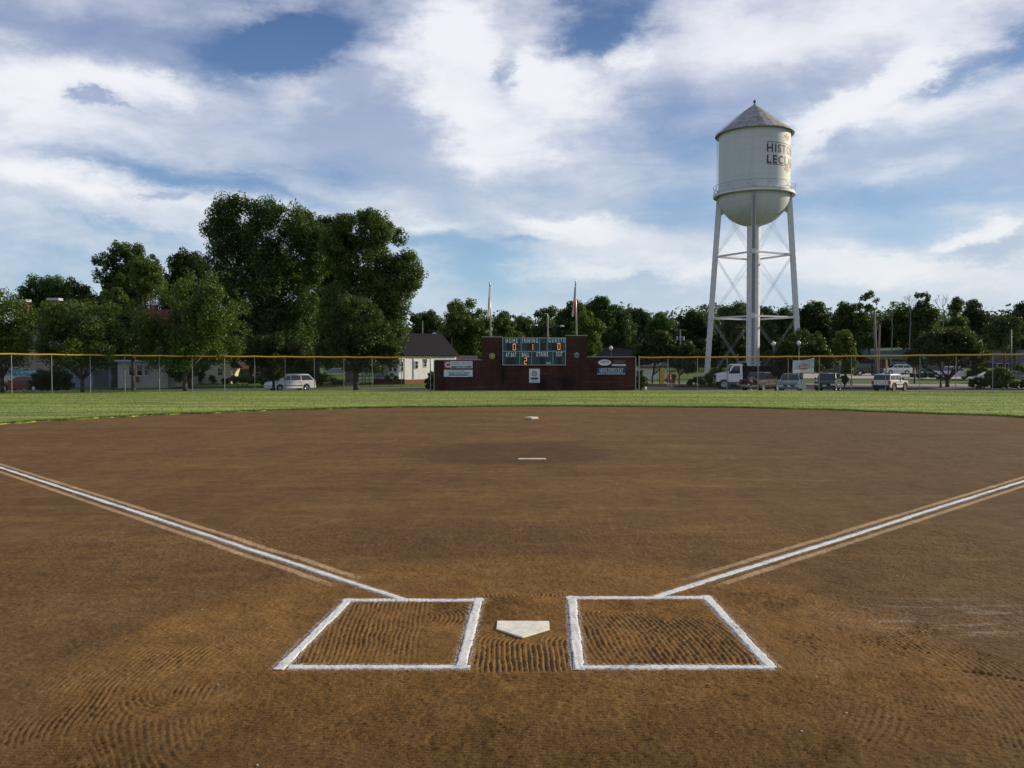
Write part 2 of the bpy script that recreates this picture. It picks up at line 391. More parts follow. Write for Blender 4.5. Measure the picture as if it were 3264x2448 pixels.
def dirt_material():
    m = bpy.data.materials.new("infield_dirt"); m.use_nodes = True; t = m.node_tree; b = NB(t); p = t.nodes['Principled BSDF']
    co = b.n('ShaderNodeTexCoord').outputs['Object']
    sep = b.n('ShaderNodeSeparateXYZ'); b.link(co, sep.inputs[0]); x, y, _ = sep.outputs
    big = b.noise(b.map(co, sc=(.6, 1.5, 1)), .35, 5, .55, .4)
    drag = b.noise(b.map(co, rot=(0, 0, .12), sc=(.35, 2.4, 1)), .8, 6, .6, .6)
    mid = b.noise(co, 3.5, 6, .65)
    fine = b.noise(co, 70, 4, .7)
    grain = b.noise(co, 260, 2, .6)
    base = b.ramp(big, [(.28, (0.124, 0.068, 0.028)), (.50, (0.144, 0.081, 0.032)), (.74, (0.175, 0.101, 0.038))])
    base = b.mix(b.math('MULTIPLY', b.smooth(drag, .50, .78), .55), base, (0.244, 0.142, 0.051))
    # right-hand side is a little greyer and damper
    damp = b.smooth(b.math('MULTIPLY_ADD', big, 5.0, x), 4.5, 13.0)
    base = b.mix(b.math('MULTIPLY', damp, .55), base, (0.094, 0.055, 0.025))
    # freshly raked circle around the plate
    d = b.vec('LENGTH', b.vec('MULTIPLY', b.vec('SUBTRACT', co, (.15, 6.35, 0)), (1, 1, 0)))
    dn = b.math('MULTIPLY_ADD', mid, .5, d)
    rk = b.math('SUBTRACT', 1.0, b.smooth(dn, 3.15, 3.75))
    fresh = b.mix(b.smooth(y, 4.2, 6.2), (0.114, 0.063, 0.022), (0.212, 0.113, 0.036))
    base = b.mix(b.math('MULTIPLY', rk, .85), base, fresh)
    # darker damp circle at the pitcher's plate
    d2 = b.vec('LENGTH', b.vec('MULTIPLY', b.vec('SUBTRACT', co, (.1, 20.6, 0)), (1, .75, 0)))
    pt = b.math('SUBTRACT', 1.0, b.smooth(b.math('MULTIPLY_ADD', big, 1.6, d2), 2.3, 3.6))
    base = b.mix(b.math('MULTIPLY', pt, .60), base, (0.076, 0.038, 0.017))
    # string-line drag strips either side of the foul lines
    for (ang, sgn) in ((LB, 1), (RB, -1)):
        dv = dirv(ang); nv = Vector((dv.y, -dv.x, 0))
        rel = b.vec('SUBTRACT', co, (APEX.x, APEX.y, 0))
        ac = b.vec('DOT_PRODUCT', rel, tuple(nv)); al = b.vec('DOT_PRODUCT', rel, tuple(dv))
        rag = b.noise(b.map(co, sc=(1, 1, 1)), 6, 5, .7)
        off = b.math('SUBTRACT', b.math('ABSOLUTE', b.math('MULTIPLY_ADD', b.math('SUBTRACT', rag, .5), .05, ac)), .175)
        st = b.math('SUBTRACT', 1.0, b.smooth(b.math('ABSOLUTE', off), .030, .060))
        st = b.math('MULTIPLY', st, b.smooth(b.math('MULTIPLY_ADD', rag, 1.0, al), 2.9, 3.2))
        st = b.math('MULTIPLY', st, b.smooth(rag, .22, .42))
        base = b.mix(b.math('MULTIPLY', st, .9), base, (.42, .29, .165))
    # chalk dust smears
    sm = b.noise(b.map(co, rot=(0, 0, -.25), sc=(.8, 4, 1)), 2.2, 7, .75, .5)
    dd = b.vec('LENGTH', b.vec('MULTIPLY', b.vec('SUBTRACT', co, (3.75, 7.3, 0)), (1, 1.6, 0)))
    mk = b.math('MULTIPLY', b.math('SUBTRACT', 1.0, b.smooth(dd, .4, 1.5)), b.smooth(b.math('MULTIPLY', sm, b.math('ADD', fine, .5)), .50, .66))
    base = b.mix(b.math('MULTIPLY', mk, .55), base, (.36, .31, .26))
    spk = b.smooth(b.noise(co, 34, 2, .5), .745, .79)
    base = b.mix(b.math('MULTIPLY', spk, .55), base, (.26, .20, .14))
    # grain
    base = b.mix(1.0, base, b.ramp(fine, [(.28, .50), (.72, 1.50)]), 'MULTIPLY')
    base = b.mix(1.0, base, b.ramp(grain, [(.3, .68), (.7, 1.34)]), 'MULTIPLY')
    base = b.mix(1.0, base, b.ramp(mid, [(.3, .82), (.7, 1.20)]), 'MULTIPLY')
    base = b.mix(1.0, base, b.ramp(b.noise(b.map(co, sc=(1, .55, 1)), 11, 5, .7), [(.3, .80), (.7, 1.22)]), 'MULTIPLY')
    base = b.mix(1.0, base, b.ramp(b.noise(b.map(co, rot=(0, 0, .5), sc=(.8, .35, 1)), 1.6, 7, .72, .8), [(.32, .84), (.68, 1.18)]), 'MULTIPLY')
    b.link(base, p.inputs['Base Color'])
    p.inputs['Roughness'].default_value = .95; p.inputs['Specular IOR Level'].default_value = .12
    bp = b.n('ShaderNodeBump'); bp.inputs['Strength'].default_value = .75; bp.inputs['Distance'].default_value = .012
    hh = b.math('MULTIPLY_ADD', b.noise(co, 45, 5, .75), 1.0, b.math('MULTIPLY', grain, .25))
    b.link(hh, bp.inputs['Height']); b.link(bp.outputs[0], p.inputs['Normal'])
    return m
def grass_material(name, lo, hi, pale, bump=.6):
    m = bpy.data.materials.new(name); m.use_nodes = True; t = m.node_tree; b = NB(t); p = t.nodes['Principled BSDF']
    co = b.n('ShaderNodeTexCoord').outputs['Object']
    f1 = b.noise(b.map(co, sc=(.25, 1, 1)), .55, 6, .6, .2); f2 = b.noise(b.map(co, sc=(.5, 1, 1)), 6, 5, .7); f3 = b.noise(b.map(co, sc=(.06, 1.0, 1)), .75, 5, .62)
    c = b.ramp(f1, [(.3, lo), (.7, hi)])
    c = b.mix(b.smooth(f3, .42, .60), c, pale)
    c = b.mix(b.math('MULTIPLY', b.smooth(b.noise(b.map(co, sc=(.3, 1, 1)), 2.2, 6, .7), .60, .72), .5), c, (.17, .15, .075))
    c = b.mix(1.0, c, b.ramp(f2, [(.25, .52), (.75, 1.48)]), 'MULTIPLY')
    if name == 'outfield_turf':
        for (bx, by, rx, ry) in ((1.2, 50.5, 1.5, 1.6), (-19.2, 45.2, 1.6, 1.1), (23.5, 46.2, 1.6, .8)):
            d = b.vec('LENGTH', b.vec('MULTIPLY', b.vec('SUBTRACT', co, (bx, by, 0)), (1/rx, 1/ry, 0)))
            q = b.math('SUBTRACT', 1.0, b.smooth(b.math('MULTIPLY_ADD', f2, 1.1, d), .9, 1.7))
            c = b.mix(b.math('MULTIPLY', q, .75), c, (.075, .062, .035))
    b.link(c, p.inputs['Base Color']); p.inputs['Roughness'].default_value = .8; p.inputs['Specular IOR Level'].default_value = .15
    bp = b.n('ShaderNodeBump'); bp.inputs['Strength'].default_value = bump; bp.inputs['Distance'].default_value = .06
    b.link(b.noise(co, 14, 6, .75), bp.inputs['Height']); b.link(bp.outputs[0], p.inputs['Normal'])
    return m
M_DIRT = dirt_material()
M_TURF = grass_material('outfield_turf', (.125, .175, .038), (.190, .240, .052), (.33, .365, .100))
M_LAWN = grass_material('lawn', (.050, .085, .020), (.090, .135, .030), (.13, .165, .045))

# lawns and land out to the horizon
ys = np.array(list(np.arange(-60, 160, 2.5)) + [160, 175, 200, 230, 260, 300, 400, 500, 900, 1600, 3000.])
xs = np.array([-3000, -1200, -500, -250] + list(np.arange(-150, 151, 10)) + [250, 500, 1200, 3000.])
gx, gy = np.meshgrid(xs, ys)
o = np_mesh('ground', np.stack([gx, gy, zga(gy) - .05 - (np.abs(gx) > 400)*0], -1).reshape(-1, 3), grid_faces(len(xs), len(ys)), M_LAWN); tag(o, kind='structure')

def box_segs(bx, jit):
    x0, x1, y0, y1 = bx; h = .05
    return [((x0+h+jit[0], y1), (x0-.03+jit[1], y0-.06)), ((x1-h, y1+.03), (x1-h+jit[2], y0-.02)), ((x0+jit[0], y1-h), (x1, y1-h+.012)), ((x0-.03, y0+.0), (x1+.02+min(0, jit[2]), y0+.0))]
BOXES = [((-1.56, -.255, 6.13, 7.90), (.02, -.06, -.06)), ((.50, 1.84, 6.13, 7.98), (0, .0, .06))]
for bx, jit in BOXES:
    for (a, b_) in box_segs(bx, jit): SEGS.append((*a, *b_, .10))
for ang in (LB, RB):
    dv = dirv(ang); a = APEX + dv*1.5; e = APEX + dv*12; SEGS.append((a.x, a.y, e.x, e.y, .10))
# infield: one sheet, fine near the plate
yl = list(np.arange(3.3, 10.6, .0115)); st = .0115
while yl[-1] < 44: st = min(st*1.035, .45); yl.append(yl[-1]+st)
yl = [-12, -6, -2, 0, 1.5, 2.6] + yl
xl = list(np.arange(-6.3, 6.3, .0122)); st = .0122; r = []
v = xl[-1]
while v < 27: st = min(st*1.12, 1.0); v += st; r.append(v)
xl = [-q for q in reversed(r)] + xl + r
xl, yl = np.array(xl), np.array(yl)
gx, gy = np.meshgrid(xl, yl)
o = np_mesh('infield_dirt', np.stack([gx, gy, dirt_z(gx, gy)], -1).reshape(-1, 3), grid_faces(len(xl), len(yl)), M_DIRT, smooth=True); tag(o, kind='structure')

# outfield turf: ring sheet whose inner edge is the cut of the skinned infield
na = 900; an = np.linspace(math.radians(-32), math.radians(212), na)
er = ARC_R + (vnoise(an*40, an*0, 1)-.5)*.30 + (vnoise(an*11, an*0, 1, 7)-.5)*.5 + (vnoise(an*400, an*0, 1.2, 5)-.5)*.07
rad = np.concatenate([[0, .005, .05, .15], np.linspace(.5, 36.5, 60)])
rr = er[None, :] + rad[:, None]
px_ = ARC_C[0] + rr*np.cos(an)[None, :]; py_ = ARC_C[1] + rr*np.sin(an)[None, :]
zz = zga(py_) + np.where(rad < .001, -.03, .045)[:, None] + (vnoise(px_, py_, .25)-.5)*.02*(rad > .001)[:, None]
zz -= np.clip((py_-75)/3, 0, 1)*.04
o = np_mesh('outfield_turf', np.stack([px_, py_, zz], -1).reshape(-1, 3), grid_faces(na, len(rad)), M_TURF, smooth=True); tag(o, kind='structure')

# grass blades: longer tufts along the cut edge, short ones over the turf
def blades(name, x, y, h, w, matr):
    n = len(x); z = zga(y)+.035
    a = rng.random(n)*math.pi; lean = (rng.random((n, 2))-.5)*h[:, None]*1.3
    dx, dy = np.cos(a)*w, np.sin(a)*w
    v = np.stack([np.stack([x-dx, y-dy, z], -1), np.stack([x+dx, y+dy, z], -1), np.stack([x+lean[:, 0], y+lean[:, 1], z+h], -1)], 1)
    o = np_mesh(name, v.reshape(-1, 3), np.arange(3*n).reshape(-1, 3), matr)
    tag(o, 'short mown grass blades over the outfield and its cut edge', 'grass', kind='stuff'); return o
n1 = 26000; a1 = rng.uniform(math.radians(5), math.radians(175), n1)
r1 = ARC_R + (vnoise(a1*40, a1*0, 1)-.5)*.30 + (vnoise(a1*11, a1*0, 1, 7)-.5)*.5 + np.abs(rng.normal(0, .14, n1)) - .03
n2 = 90000; y2 = 32 + rng.random(n2)**.8*42; x2 = (rng.random(n2)-.5)*1.3*y2
k = np.hypot(x2-ARC_C[0], y2-ARC_C[1]) > ARC_R+.1; x2, y2 = x2[k], y2[k]
M_BLADE = leaf_mat('grass_blade', (.10, .16, .03), (.27, .33, .08), .40, .2)
blades('outfield_grass', np.concatenate([ARC_C[0]+r1*np.cos(a1), x2]), np.concatenate([ARC_C[1]+r1*np.sin(a1), y2]),
       np.concatenate([rng.uniform(.03, .085, n1), rng.uniform(.02, .06, len(x2))]), np.concatenate([rng.uniform(.008, .02, n1), rng.uniform(.015, .035, len(x2))]), M_BLADE)

# ---- chalk
def chalk_material():
    m = bpy.data.materials.new("chalk"); m.use_nodes = True; t = m.node_tree; b = NB(t); p = t.nodes['Principled BSDF']
    co = b.n('ShaderNodeTexCoord').outputs['Object']
    f = b.noise(co, 18, 6, .75); g = b.noise(co, 110, 4, .7)
    s = b.math('MULTIPLY_ADD', g, .55, b.math('MULTIPLY_ADD', b.noise(co, 3.5, 4, .6), .30, b.math('MULTIPLY', f, .36)))
    s = b.math('ADD', s, -.03)
    b.link(b.ramp(s, [(.45, (.13, .085, .045)), (.50, (.50, .46, .42)), (.56, (.74, .74, .73)), (.8, (.84, .84, .83))]), p.inputs['Base Color'])
    p.inputs['Roughness'].default_value = 1; p.inputs['Specular IOR Level'].default_value = .05
    bp = b.n('ShaderNodeBump'); bp.inputs['Strength'].default_value = .3; bp.inputs['Distance'].default_value = .006
    b.link(g, bp.inputs['Height']); b.link(bp.outputs[0], p.inputs['Normal'])
    return m
M_CHALK = chalk_material()
def chalk(p0, p1, w, step=.012, k=9, grow=0):
    """one chalk stroke: ragged edges, a few millimetres proud of the raked dirt"""
    p0, p1 = Vector(p0[:2]), Vector(p1[:2]); L = (p1-p0).length; d = (p1-p0)/L; nn = Vector((-d.y, d.x))
    s = [0.]
    st = step
    while s[-1] < L: s.append(s[-1]+st); st *= (1+grow)
    s[-1] = L; s = np.array(s)
    c0 = p0.x*3.1+p0.y
    edl = (vnoise(s, s*0, .03, c0, 1)-.5)*.014 + (vnoise(s, s*0, .3, c0, 3)-.5)*.014
    edr = (vnoise(s, s*0, .03, c0+9, 1)-.5)*.014 + (vnoise(s, s*0, .3, c0+9, 3)-.5)*.014
    t = np.linspace(-1, 1, k)
    off = np.where(t[None, :] < 0, t[None, :]*(w/2+edl[:, None]), t[None, :]*(w/2+edr[:, None]))
    x = p0.x + d.x*s[:, None] + nn.x*off; y = p0.y + d.y*s[:, None] + nn.y*off
    z = dirt_z0(x, y, .30) + .0055*(1-np.abs(t[None, :])**10) - .006*(np.abs(t[None, :]) > .99) + (vnoise(x, y, .018, 8, 8)-.5)*.0012
    z = np.where(y > 12, np.maximum(z, zga(y)+.008), z)
    return np.stack([x, y, z], -1).reshape(-1, 3), grid_faces(k, len(s))
def join(parts):
    vs, fs, o = [], [], 0
    for v, f in parts: vs.append(v); fs.append(f+o); o += len(v)
    return np.concatenate(vs), np.concatenate(fs)
def dust(segs, n, seed):
    # powder spilled beside the strokes: tiny flat flecks
    g = np.random.default_rng(seed); vs = []
    L = np.array([math.hypot(b_[0]-a[0], b_[1]-a[1]) for a, b_ in segs]); k = g.choice(len(segs), n, p=L/L.sum())
    A = np.array([a for a, _ in segs])[k]; B = np.array([b_ for _, b_ in segs])[k]; t = g.random(n)[:, None]
    D = B-A; D /= np.linalg.norm(D, axis=1)[:, None]; N = np.stack([-D[:, 1], D[:, 0]], 1)
    p = A+(B-A)*t + N*(np.sign(g.normal(size=n))*(.044+np.abs(g.normal(size=n))*.016))[:, None]
    r = g.uniform(.0015, .0048, n); a = g.random(n)*6.28; z = dirt_z(p[:, 0], p[:, 1])+.0022
    q = np.stack([np.stack([p[:, 0]+r*np.cos(a+h)*f_, p[:, 1]+r*np.sin(a+h)*f_, z+(0 if h else .002)], 1) for h, f_ in ((0, 1), (1.6, .7), (3.1, 1), (4.7, .8))], 1)
    return q.reshape(-1, 3), np.arange(4*n).reshape(-1, 4)
def box_lines(bx, lab, jit):
    segs = box_segs(bx, jit)
    v, f = join([chalk(a, b, .092 if i != 3 else .078) for i, (a, b) in enumerate(segs)] + [dust(segs, 5200, 5)])
    o = np_mesh('batters_box', v, f, M_CHALK, smooth=True); tag(o, lab, 'chalk line', 'batter box outlines'); return o
box_lines((-1.56, -.255, 6.13, 7.90), 'white chalk batter box outline to the left of home plate', (.02, -.06, -.06))
box_lines((.50, 1.84, 6.13, 7.98), 'white chalk batter box outline to the right of home plate, its back line smudged', (0, .0, .06))
for ang, s0, lab in ((LB, 1.52, 'white chalk foul line running off to the left from the left batter box'), (RB, 1.72, 'white chalk foul line running off to the right from the right batter box')):
    dv = dirv(ang); a = APEX + dv*s0; e = APEX + dv*24.0
    v, f = join([chalk(a, e, .088, grow=.004), dust([((a.x, a.y), ((a+dv*9).x, (a+dv*9).y))], 5000, 6)])
    o = np_mesh('foul_line', v, f, M_CHALK, smooth=True); tag(o, lab, 'chalk line', 'foul lines')

# ---- plates and bases
def slab(name, label, cat, pts, z0, z1, m, bev=.01, loc=(0,0,0), rot=0):
    mb = MB().prism(pts, 'z', 0, z1-z0); o = mb.build(name, m, bevel=bev); o.location = (loc[0], loc[1], z0); o.rotation_euler = (0, 0, rot)
    tag(o, label, cat); return o
M_PLATE = mat('worn_rubber_white', (.80, .77, .65), .7, noise=.22, nscale=9, bump=.25)
w = .432/2
slab('home_plate', 'white five-sided home plate lying between the two batter boxes', 'home plate',
     [(0, 0), (w, w), (w, 2*w), (-w, 2*w), (-w, w)], .000, .013, M_PLATE, .004, (APEX.x, APEX.y), -AX)
PR = ground0(1696, 1466)
slab('pitchers_plate', 'long narrow white pitching plate set in the infield dirt', 'pitching plate', [(-.305, -.075), (.305, -.075), (.305, .075), (-.305, .075)], 0, .035, mat('pitcher_rubber', (.78, .62, .46), .7, noise=.15), .008, (PR.x, PR.y), .015)
SB = ground0(1694, 1336)
slab('second_base', 'square cushion base sitting on the dirt near the outfield grass', 'base', [(-.19, -.19), (.19, -.19), (.19, .19), (-.19, .19)], 0, .085, mat('base_canvas', (.66, .58, .42), .8, noise=.12), .03, (SB.x, SB.y), math.radians(45)-AX)
# stray pale stones
mb = MB(); r2 = random.Random(3)
for _ in range(46):
    x = r2.uniform(-4, 4.5); y = r2.uniform(4.2, 9.5)
    mb.ball((x, y, float(dirt_z(np.array([x]), np.array([y]))[0])+.003), r2.uniform(.004, .009), 6, 4, .6)
tag(mb.build('scattered_stones', mat('pale_stone', (.55, .48, .40), .8)), 'tiny pale stones scattered over the raked dirt', 'gravel', kind='stuff')

# ---- roads, beds, lots as sheets just above the land
def sheet(name, near, far, dz, m, n=24, thick=0):
    """polygon strip given by near and far edges as (px, depth) lists, following the land"""
    def samp(e, t):
        xs_ = [p[0] for p in e]; ds = [p[1] for p in e]
        px = xs_[0] + (xs_[-1]-xs_[0])*t; return px, np.interp(px, xs_, ds)
    vs, k = [], 10
    for j in range(k):
        for i in range(n):
            t = i/(n-1); pa, da = samp(near, t); pb, db = samp(far, t)
            A = Vector((X(pa, da), da)); B = Vector((X(pb, db), db)); q = A.lerp(B, j/(k-1))
            vs.append((q.x, q.y, zg(q.y)-.05+dz))
    return tag(np_mesh(name, np.array(vs), grid_faces(n, k), m), kind='structure')
M_ASPH = mat('asphalt', (.085, .085, .090), .9, noise=.25, nscale=1.2, bump=.3)
M_CONC = mat('pale_pavement', (.26, .25, .235), .9, noise=.15, nscale=.7)
M_MULCH = mat('mulch', (.050, .030, .022), .95, noise=.4, nscale=6, bump=.6)
sheet('road', [(2035, 98), (2340, 90), (2450, 81), (2700, 76.5), (3264, 69.5), (3700, 65)], [(2035, 104), (2450, 101), (2900, 95), (3264, 92.5), (3700, 91)], .030, M_ASPH, 40)
sheet('mulch_bed', [(2035, 104.3), (2450, 101.3), (2900, 95.3), (3264, 92.8), (3700, 91.3)], [(2035, 111), (2450, 109), (2900, 103.5), (3264, 101.5), (3700, 100)], .10, M_MULCH, 40)
sheet('footpath', [(2035, 111.5), (2450, 109.5), (2900, 104), (3264, 102), (3700, 100.5)], [(2035, 114), (2450, 112), (2900, 110), (3264, 110), (3700, 109)], .06, M_CONC, 40)
sheet('parking_lot', [(2560, 128), (2900, 127), (3700, 125)], [(2560, 152), (2900, 158), (3700, 166)], .05, mat('light_concrete', (.40, .37, .33), .9, noise=.1, nscale=.4), 30)  # lot concrete of a paler tone than the footpath
def bank(name, px0, px1, Y0, Y1, zt, m):
    # a low lawn bank rising from the verge to the house plinths
    vs, n, k = [], 24, 12
    for j in range(k):
        for i in range(n):
            u, v = i/(n-1), j/(k-1); Y = Y0+(Y1-Y0)*v; e = min(1, u*5, (1-u)*5); h = sstep(np.array(v), 0, .35)*e
            vs.append((X(px0+(px1-px0)*u, Y), Y, (zg(Y)-.04)*(1-h) + max(zt, zg(Y)-.04)*h))
    return tag(np_mesh(name, np.array(vs, float), grid_faces(n, k), m, smooth=True), kind='structure')
bank('lawn_bank', 980, 1440, 101, 128, P(1290, 1224, 108).z, M_LAWN)
bank('lawn_bank', -200, 960, 97, 128, P(450, 1234, 100).z, M_LAWN)
sheet('street', [(560, 86), (1000, 87.5), (1400, 90)], [(560, 95), (1000, 95), (1400, 95.5)], .03, M_ASPH, 30)
sheet('driveway', [(1040, 98), (1400, 99)], [(1040, 100), (1400, 102)], .03, mat('gravel_drive', (.17, .15, .125), .9, noise=.2), 12)
# ---------------------------------------------------------------- text
def text_mb(s, w, h, bold=0, shear=0, spacing=1.0, depth=0.0):
    cu = bpy.data.curves.new('txt', 'FONT'); cu.body = s; cu.size = 1; cu.offset = bold; cu.shear = shear; cu.space_character = spacing
    cu.resolution_u = 3; cu.extrude = depth
    o = bpy.data.objects.new('txt', cu); COL.objects.link(o)
    bpy.context.view_layer.update()
    me = o.evaluated_get(bpy.context.evaluated_depsgraph_get()).to_mesh()
    v = np.array([p.co[:] for p in me.vertices]); f = [tuple(p.vertices) for p in me.polygons]
    o.to_mesh_clear(); bpy.data.objects.remove(o); bpy.data.curves.remove(cu)
    mn, mx = v.min(0), v.max(0); c = (mn+mx)/2; e = mx-mn
    mb = MB()
    mb.v = [((p[0]-c[0])/e[0]*w, -p[2], (p[1]-c[1])/e[1]*h) for p in v]; mb.f = f
    return mb
def shift(mb, x=0, y=0, z=0): mb.v = [(a+x, b+y, c+z) for a, b, c in mb.v]; return mb

# ---------------------------------------------------------------- outfield fence
FC, FR, FH = (0.5, 22.0), 53.4, 2.86
def fence_y(px):
    s = X(px, 1.0)
    A = s*s+1; B = -2*(s*FC[0]+FC[1]); Cc = FC[0]**2+FC[1]**2-FR**2
    return (-B+math.sqrt(B*B-4*A*Cc))/(2*A)
M_GALV = mat('galvanised_steel', (.24, .25, .25), .6, .3, noise=.15, nscale=3)
M_WIRE = mat('chain_link_wire', (.05, .055, .06), .6, .2)
M_YEL = mat('yellow_corrugated_cap', (.62, .36, .035), .5, noise=.12, nscale=2)
def fence_run(pxs, label, cap_ends):
    pts = [Vector((X(p, fence_y(p)), fence_y(p), zg(fence_y(p)) + .04)) for p in pxs]
    base = pts[0].copy(); t = thing('outfield_fence', label, 'fence', base)
    L = [p-base for p in pts]
    wires = MB(); cap = MB(); rail = MB()
    for i, p in enumerate(L):
        big = (i in cap_ends)
        r = .042 if big else .028
        m = MB().tube(p, p+Vector((0,0,FH+(.06 if big else -.04))), r, n=8)
        if big: m.ball(p+Vector((0,0,FH+.07)), .05, 8, 5)
        m.build('post', M_GALV, t, smooth=False)
    for a, b in zip(L[:-1], L[1:]):
        z = Vector((0,0,FH)); n = 14
        for k in range(n):
            q0, q1 = a.lerp(b, k/n), a.lerp(b, (k+1)/n)
            sag = lambda u: Vector((0,0,-.03*math.sin(math.pi*u)))
            cap.tube(q0+z+sag(k/n), q1+z+sag((k+1)/n), .057, .057, 10, False)
        rail.tube(a+Vector((0,0,.06)), b+Vector((0,0,.06)), .006, n=4)
        d = b-a; ln = Vector((d.x, d.y, 0)).length; H = FH-.05; sp = .075
        nW = int((ln+H)/sp)
        for k in range(nW):
            u = k*sp
            for sgn in (1, -1):
                # diagonal from (s0,0) upwards
                s0 = u-H; s1 = u
                z0, z1 = 0, H
                if s0 < 0: z0 = -s0; s0 = 0
                if s1 > ln: z1 = H-(s1-ln); s1 = ln
                if sgn < 0: z0, z1 = H-z0, H-z1
                A = a + d*(s0/ln) + Vector((0,0,z0+.03)); B = a + d*(s1/ln) + Vector((0,0,z1+.03))
                if (B-A).length < .02: continue
                dv = (B-A).normalized(); nn = Vector((d.y, -d.x, 0)).normalized()*.0014; mm = dv.cross(nn).normalized()*.0014
                vs = [A+nn, A-nn*.5+mm*.87, A-nn*.5-mm*.87, B+nn, B-nn*.5+mm*.87, B-nn*.5-mm*.87]
                o0 = len(wires.v); wires.v += [tuple(q) for q in vs]
                wires.f += [(o0, o0+1, o0+4, o0+3), (o0+1, o0+2, o0+5, o0+4), (o0+2, o0, o0+3, o0+5)]
    me = bpy.data.meshes.new('chain_link'); me.from_pydata(wires.v, [], wires.f); me.materials.append(M_WIRE)
    link(bpy.data.objects.new('chain_link', me), t)
    cap.build('top_cap', M_YEL, t, smooth=True)
    rail.build('bottom_wire', M_GALV, t)
    return t
left_px = [-370, -228, -93, 37, 165, 288, 398, 508, 613, 716, 812, 909, 1002, 1096, 1186, 1280, 1372]
right_px = [2037, 2129, 2223, 2317, 2416, 2512, 2611, 2714, 2823, 2932, 3047, 3164, 3292, 3430, 3580]
fence_run(left_px, 'chain link fence with yellow top rail left of the brick scoreboard wall', (0, 16))
fence_run(right_px, 'chain link fence with yellow top rail right of the brick scoreboard wall', (0, 4, 14))

# ---------------------------------------------------------------- brick scoreboard wall
WY = 75.2; WPX = F_PX/WY
cx_ = lambda c: X(1300 + c/2.765, WY)                      # columns / rows measured in an enlarged crop
cz_ = lambda c: Z(880 + c/2.765, WY)
def brick_mat(name, c1, c2, mortar, scale=1):
    m = bpy.data.materials.new(name); m.use_nodes = True; t = m.node_tree; b = NB(t); p = t.nodes['Principled BSDF']
    co = b.n('ShaderNodeTexCoord').outputs['Object']
    sep = b.n('ShaderNodeSeparateXYZ'); b.link(co, sep.inputs[0]); cm = b.n('ShaderNodeCombineXYZ')
    b.link(b.math('ADD', sep.outputs[0], sep.outputs[1]), cm.inputs[0]); b.link(sep.outputs[2], cm.inputs[1])
    br = b.n('ShaderNodeTexBrick'); b.link(cm.outputs[0], br.inputs['Vector'])
    br.inputs['Color1'].default_value = (*c1, 1); br.inputs['Color2'].default_value = (*c2, 1); br.inputs['Mortar'].default_value = (*mortar, 1)
    br.inputs['Scale'].default_value = 1; br.inputs['Brick Width'].default_value = .30*scale; br.inputs['Row Height'].default_value = .10*scale; br.inputs['Mortar Size'].default_value = .010*scale
    st = b.noise(b.map(co, sc=(1, 1, .35)), .9, 5, .6)
    c = b.mix(1.0, br.outputs[0], b.ramp(st, [(.3, .55), (.65, 1.15)]), 'MULTIPLY')
    cr = b.noise(b.map(co, sc=(.10, 1, 5)), 1.6, 4, .6)                                    # pale washed-out courses
    c = b.mix(b.math('MULTIPLY', b.smooth(cr, .58, .70), .42), c, (.20, .14, .12))
    if name == 'dark_brick':
        for (sx, sz, w, h) in ((cx_(1180), cz_(960), .7, 1.0), (cx_(1395), cz_(940), 1.0, .9), (cx_(835), cz_(880), .3, 1.0)):     # black mould stains
            rel = b.vec('MULTIPLY', b.vec('SUBTRACT', co, (sx, 0, sz)), (1/w, 0, 1/h))
            q = b.math('SUBTRACT', 1.0, b.smooth(b.math('MULTIPLY_ADD', b.noise(co, 4, 5, .7), 1.3, b.vec('LENGTH', rel)), .9, 1.7))
            c = b.mix(b.math('MULTIPLY', q, .75), c, (.012, .011, .012))
    b.link(c, p.inputs['Base Color']); p.inputs['Roughness'].default_value = .88; p.inputs['Specular IOR Level'].default_value = .2
    bp = b.n('ShaderNodeBump'); bp.inputs['Strength'].default_value = .5; bp.inputs['Distance'].default_value = .01
    b.link(b.math('SUBTRACT', 1, br.outputs['Fac']), bp.inputs['Height']); b.link(bp.outputs[0], p.inputs['Normal'])
    return m
M_BRICK = brick_mat('dark_brick', (.078, .024, .019), (.048, .018, .017), (.075, .055, .050))
M_COPE = mat('stone_coping', (.30, .30, .28), .8, noise=.2)
gz = zg(WY)
wall = thing('scoreboard_wall', 'long stepped dark red brick wall with two taller towers in centre field', 'brick wall', (0, WY, 0))
y0, y1 = 0, .40
xL, xT0, xS0, xS1, xT1, xR = cx_(236), cx_(650), cx_(833), cx_(1392), cx_(1578), cx_(2003)
zL, zTL, zTR, zR, zS = cz_(742), cz_(540), cz_(527), cz_(716), cz_(560)
MB().box(xL, xT0-.002, y0+.06, y1-.06, gz-.3, zL).build('low_wing', M_BRICK, wall)
MB().box(xT1+.002, xR, y0+.06, y1-.06, gz-.3, zR).build('low_wing', M_BRICK, wall)
MB().box(xT0, xS0, y0, y1, gz-.3, zTL).build('tower', M_BRICK, wall)
MB().box(xS1, xT1, y0, y1, gz-.3, zTR).build('tower', M_BRICK, wall)
MB().box(xS0+.002, xS1-.002, y0+.04, y1-.04, gz-.3, zS).build('centre_panel', M_BRICK, wall)
for a, b_, z in ((xL-.04, xT0-.004, zL), (xT1+.004, xR+.05, zR), (xT0-.03, xS0+.02, zTL), (xS1-.02, xT1+.03, zTR)):
    MB().box(a, b_, y0-.05, y1+.05, z+.002, z+.07).build('coping', M_COPE, wall, bevel=.01)
MB().box(xL-.09, xL-.003, y0+.03, y0+.12, gz-.3, zL-.02).build('edge_post', M_GALV, wall)
MB().box(xR+.003, xR+.10, y0+.03, y0+.12, gz-.3, zR-.02).build('edge_post', M_GALV, wall)

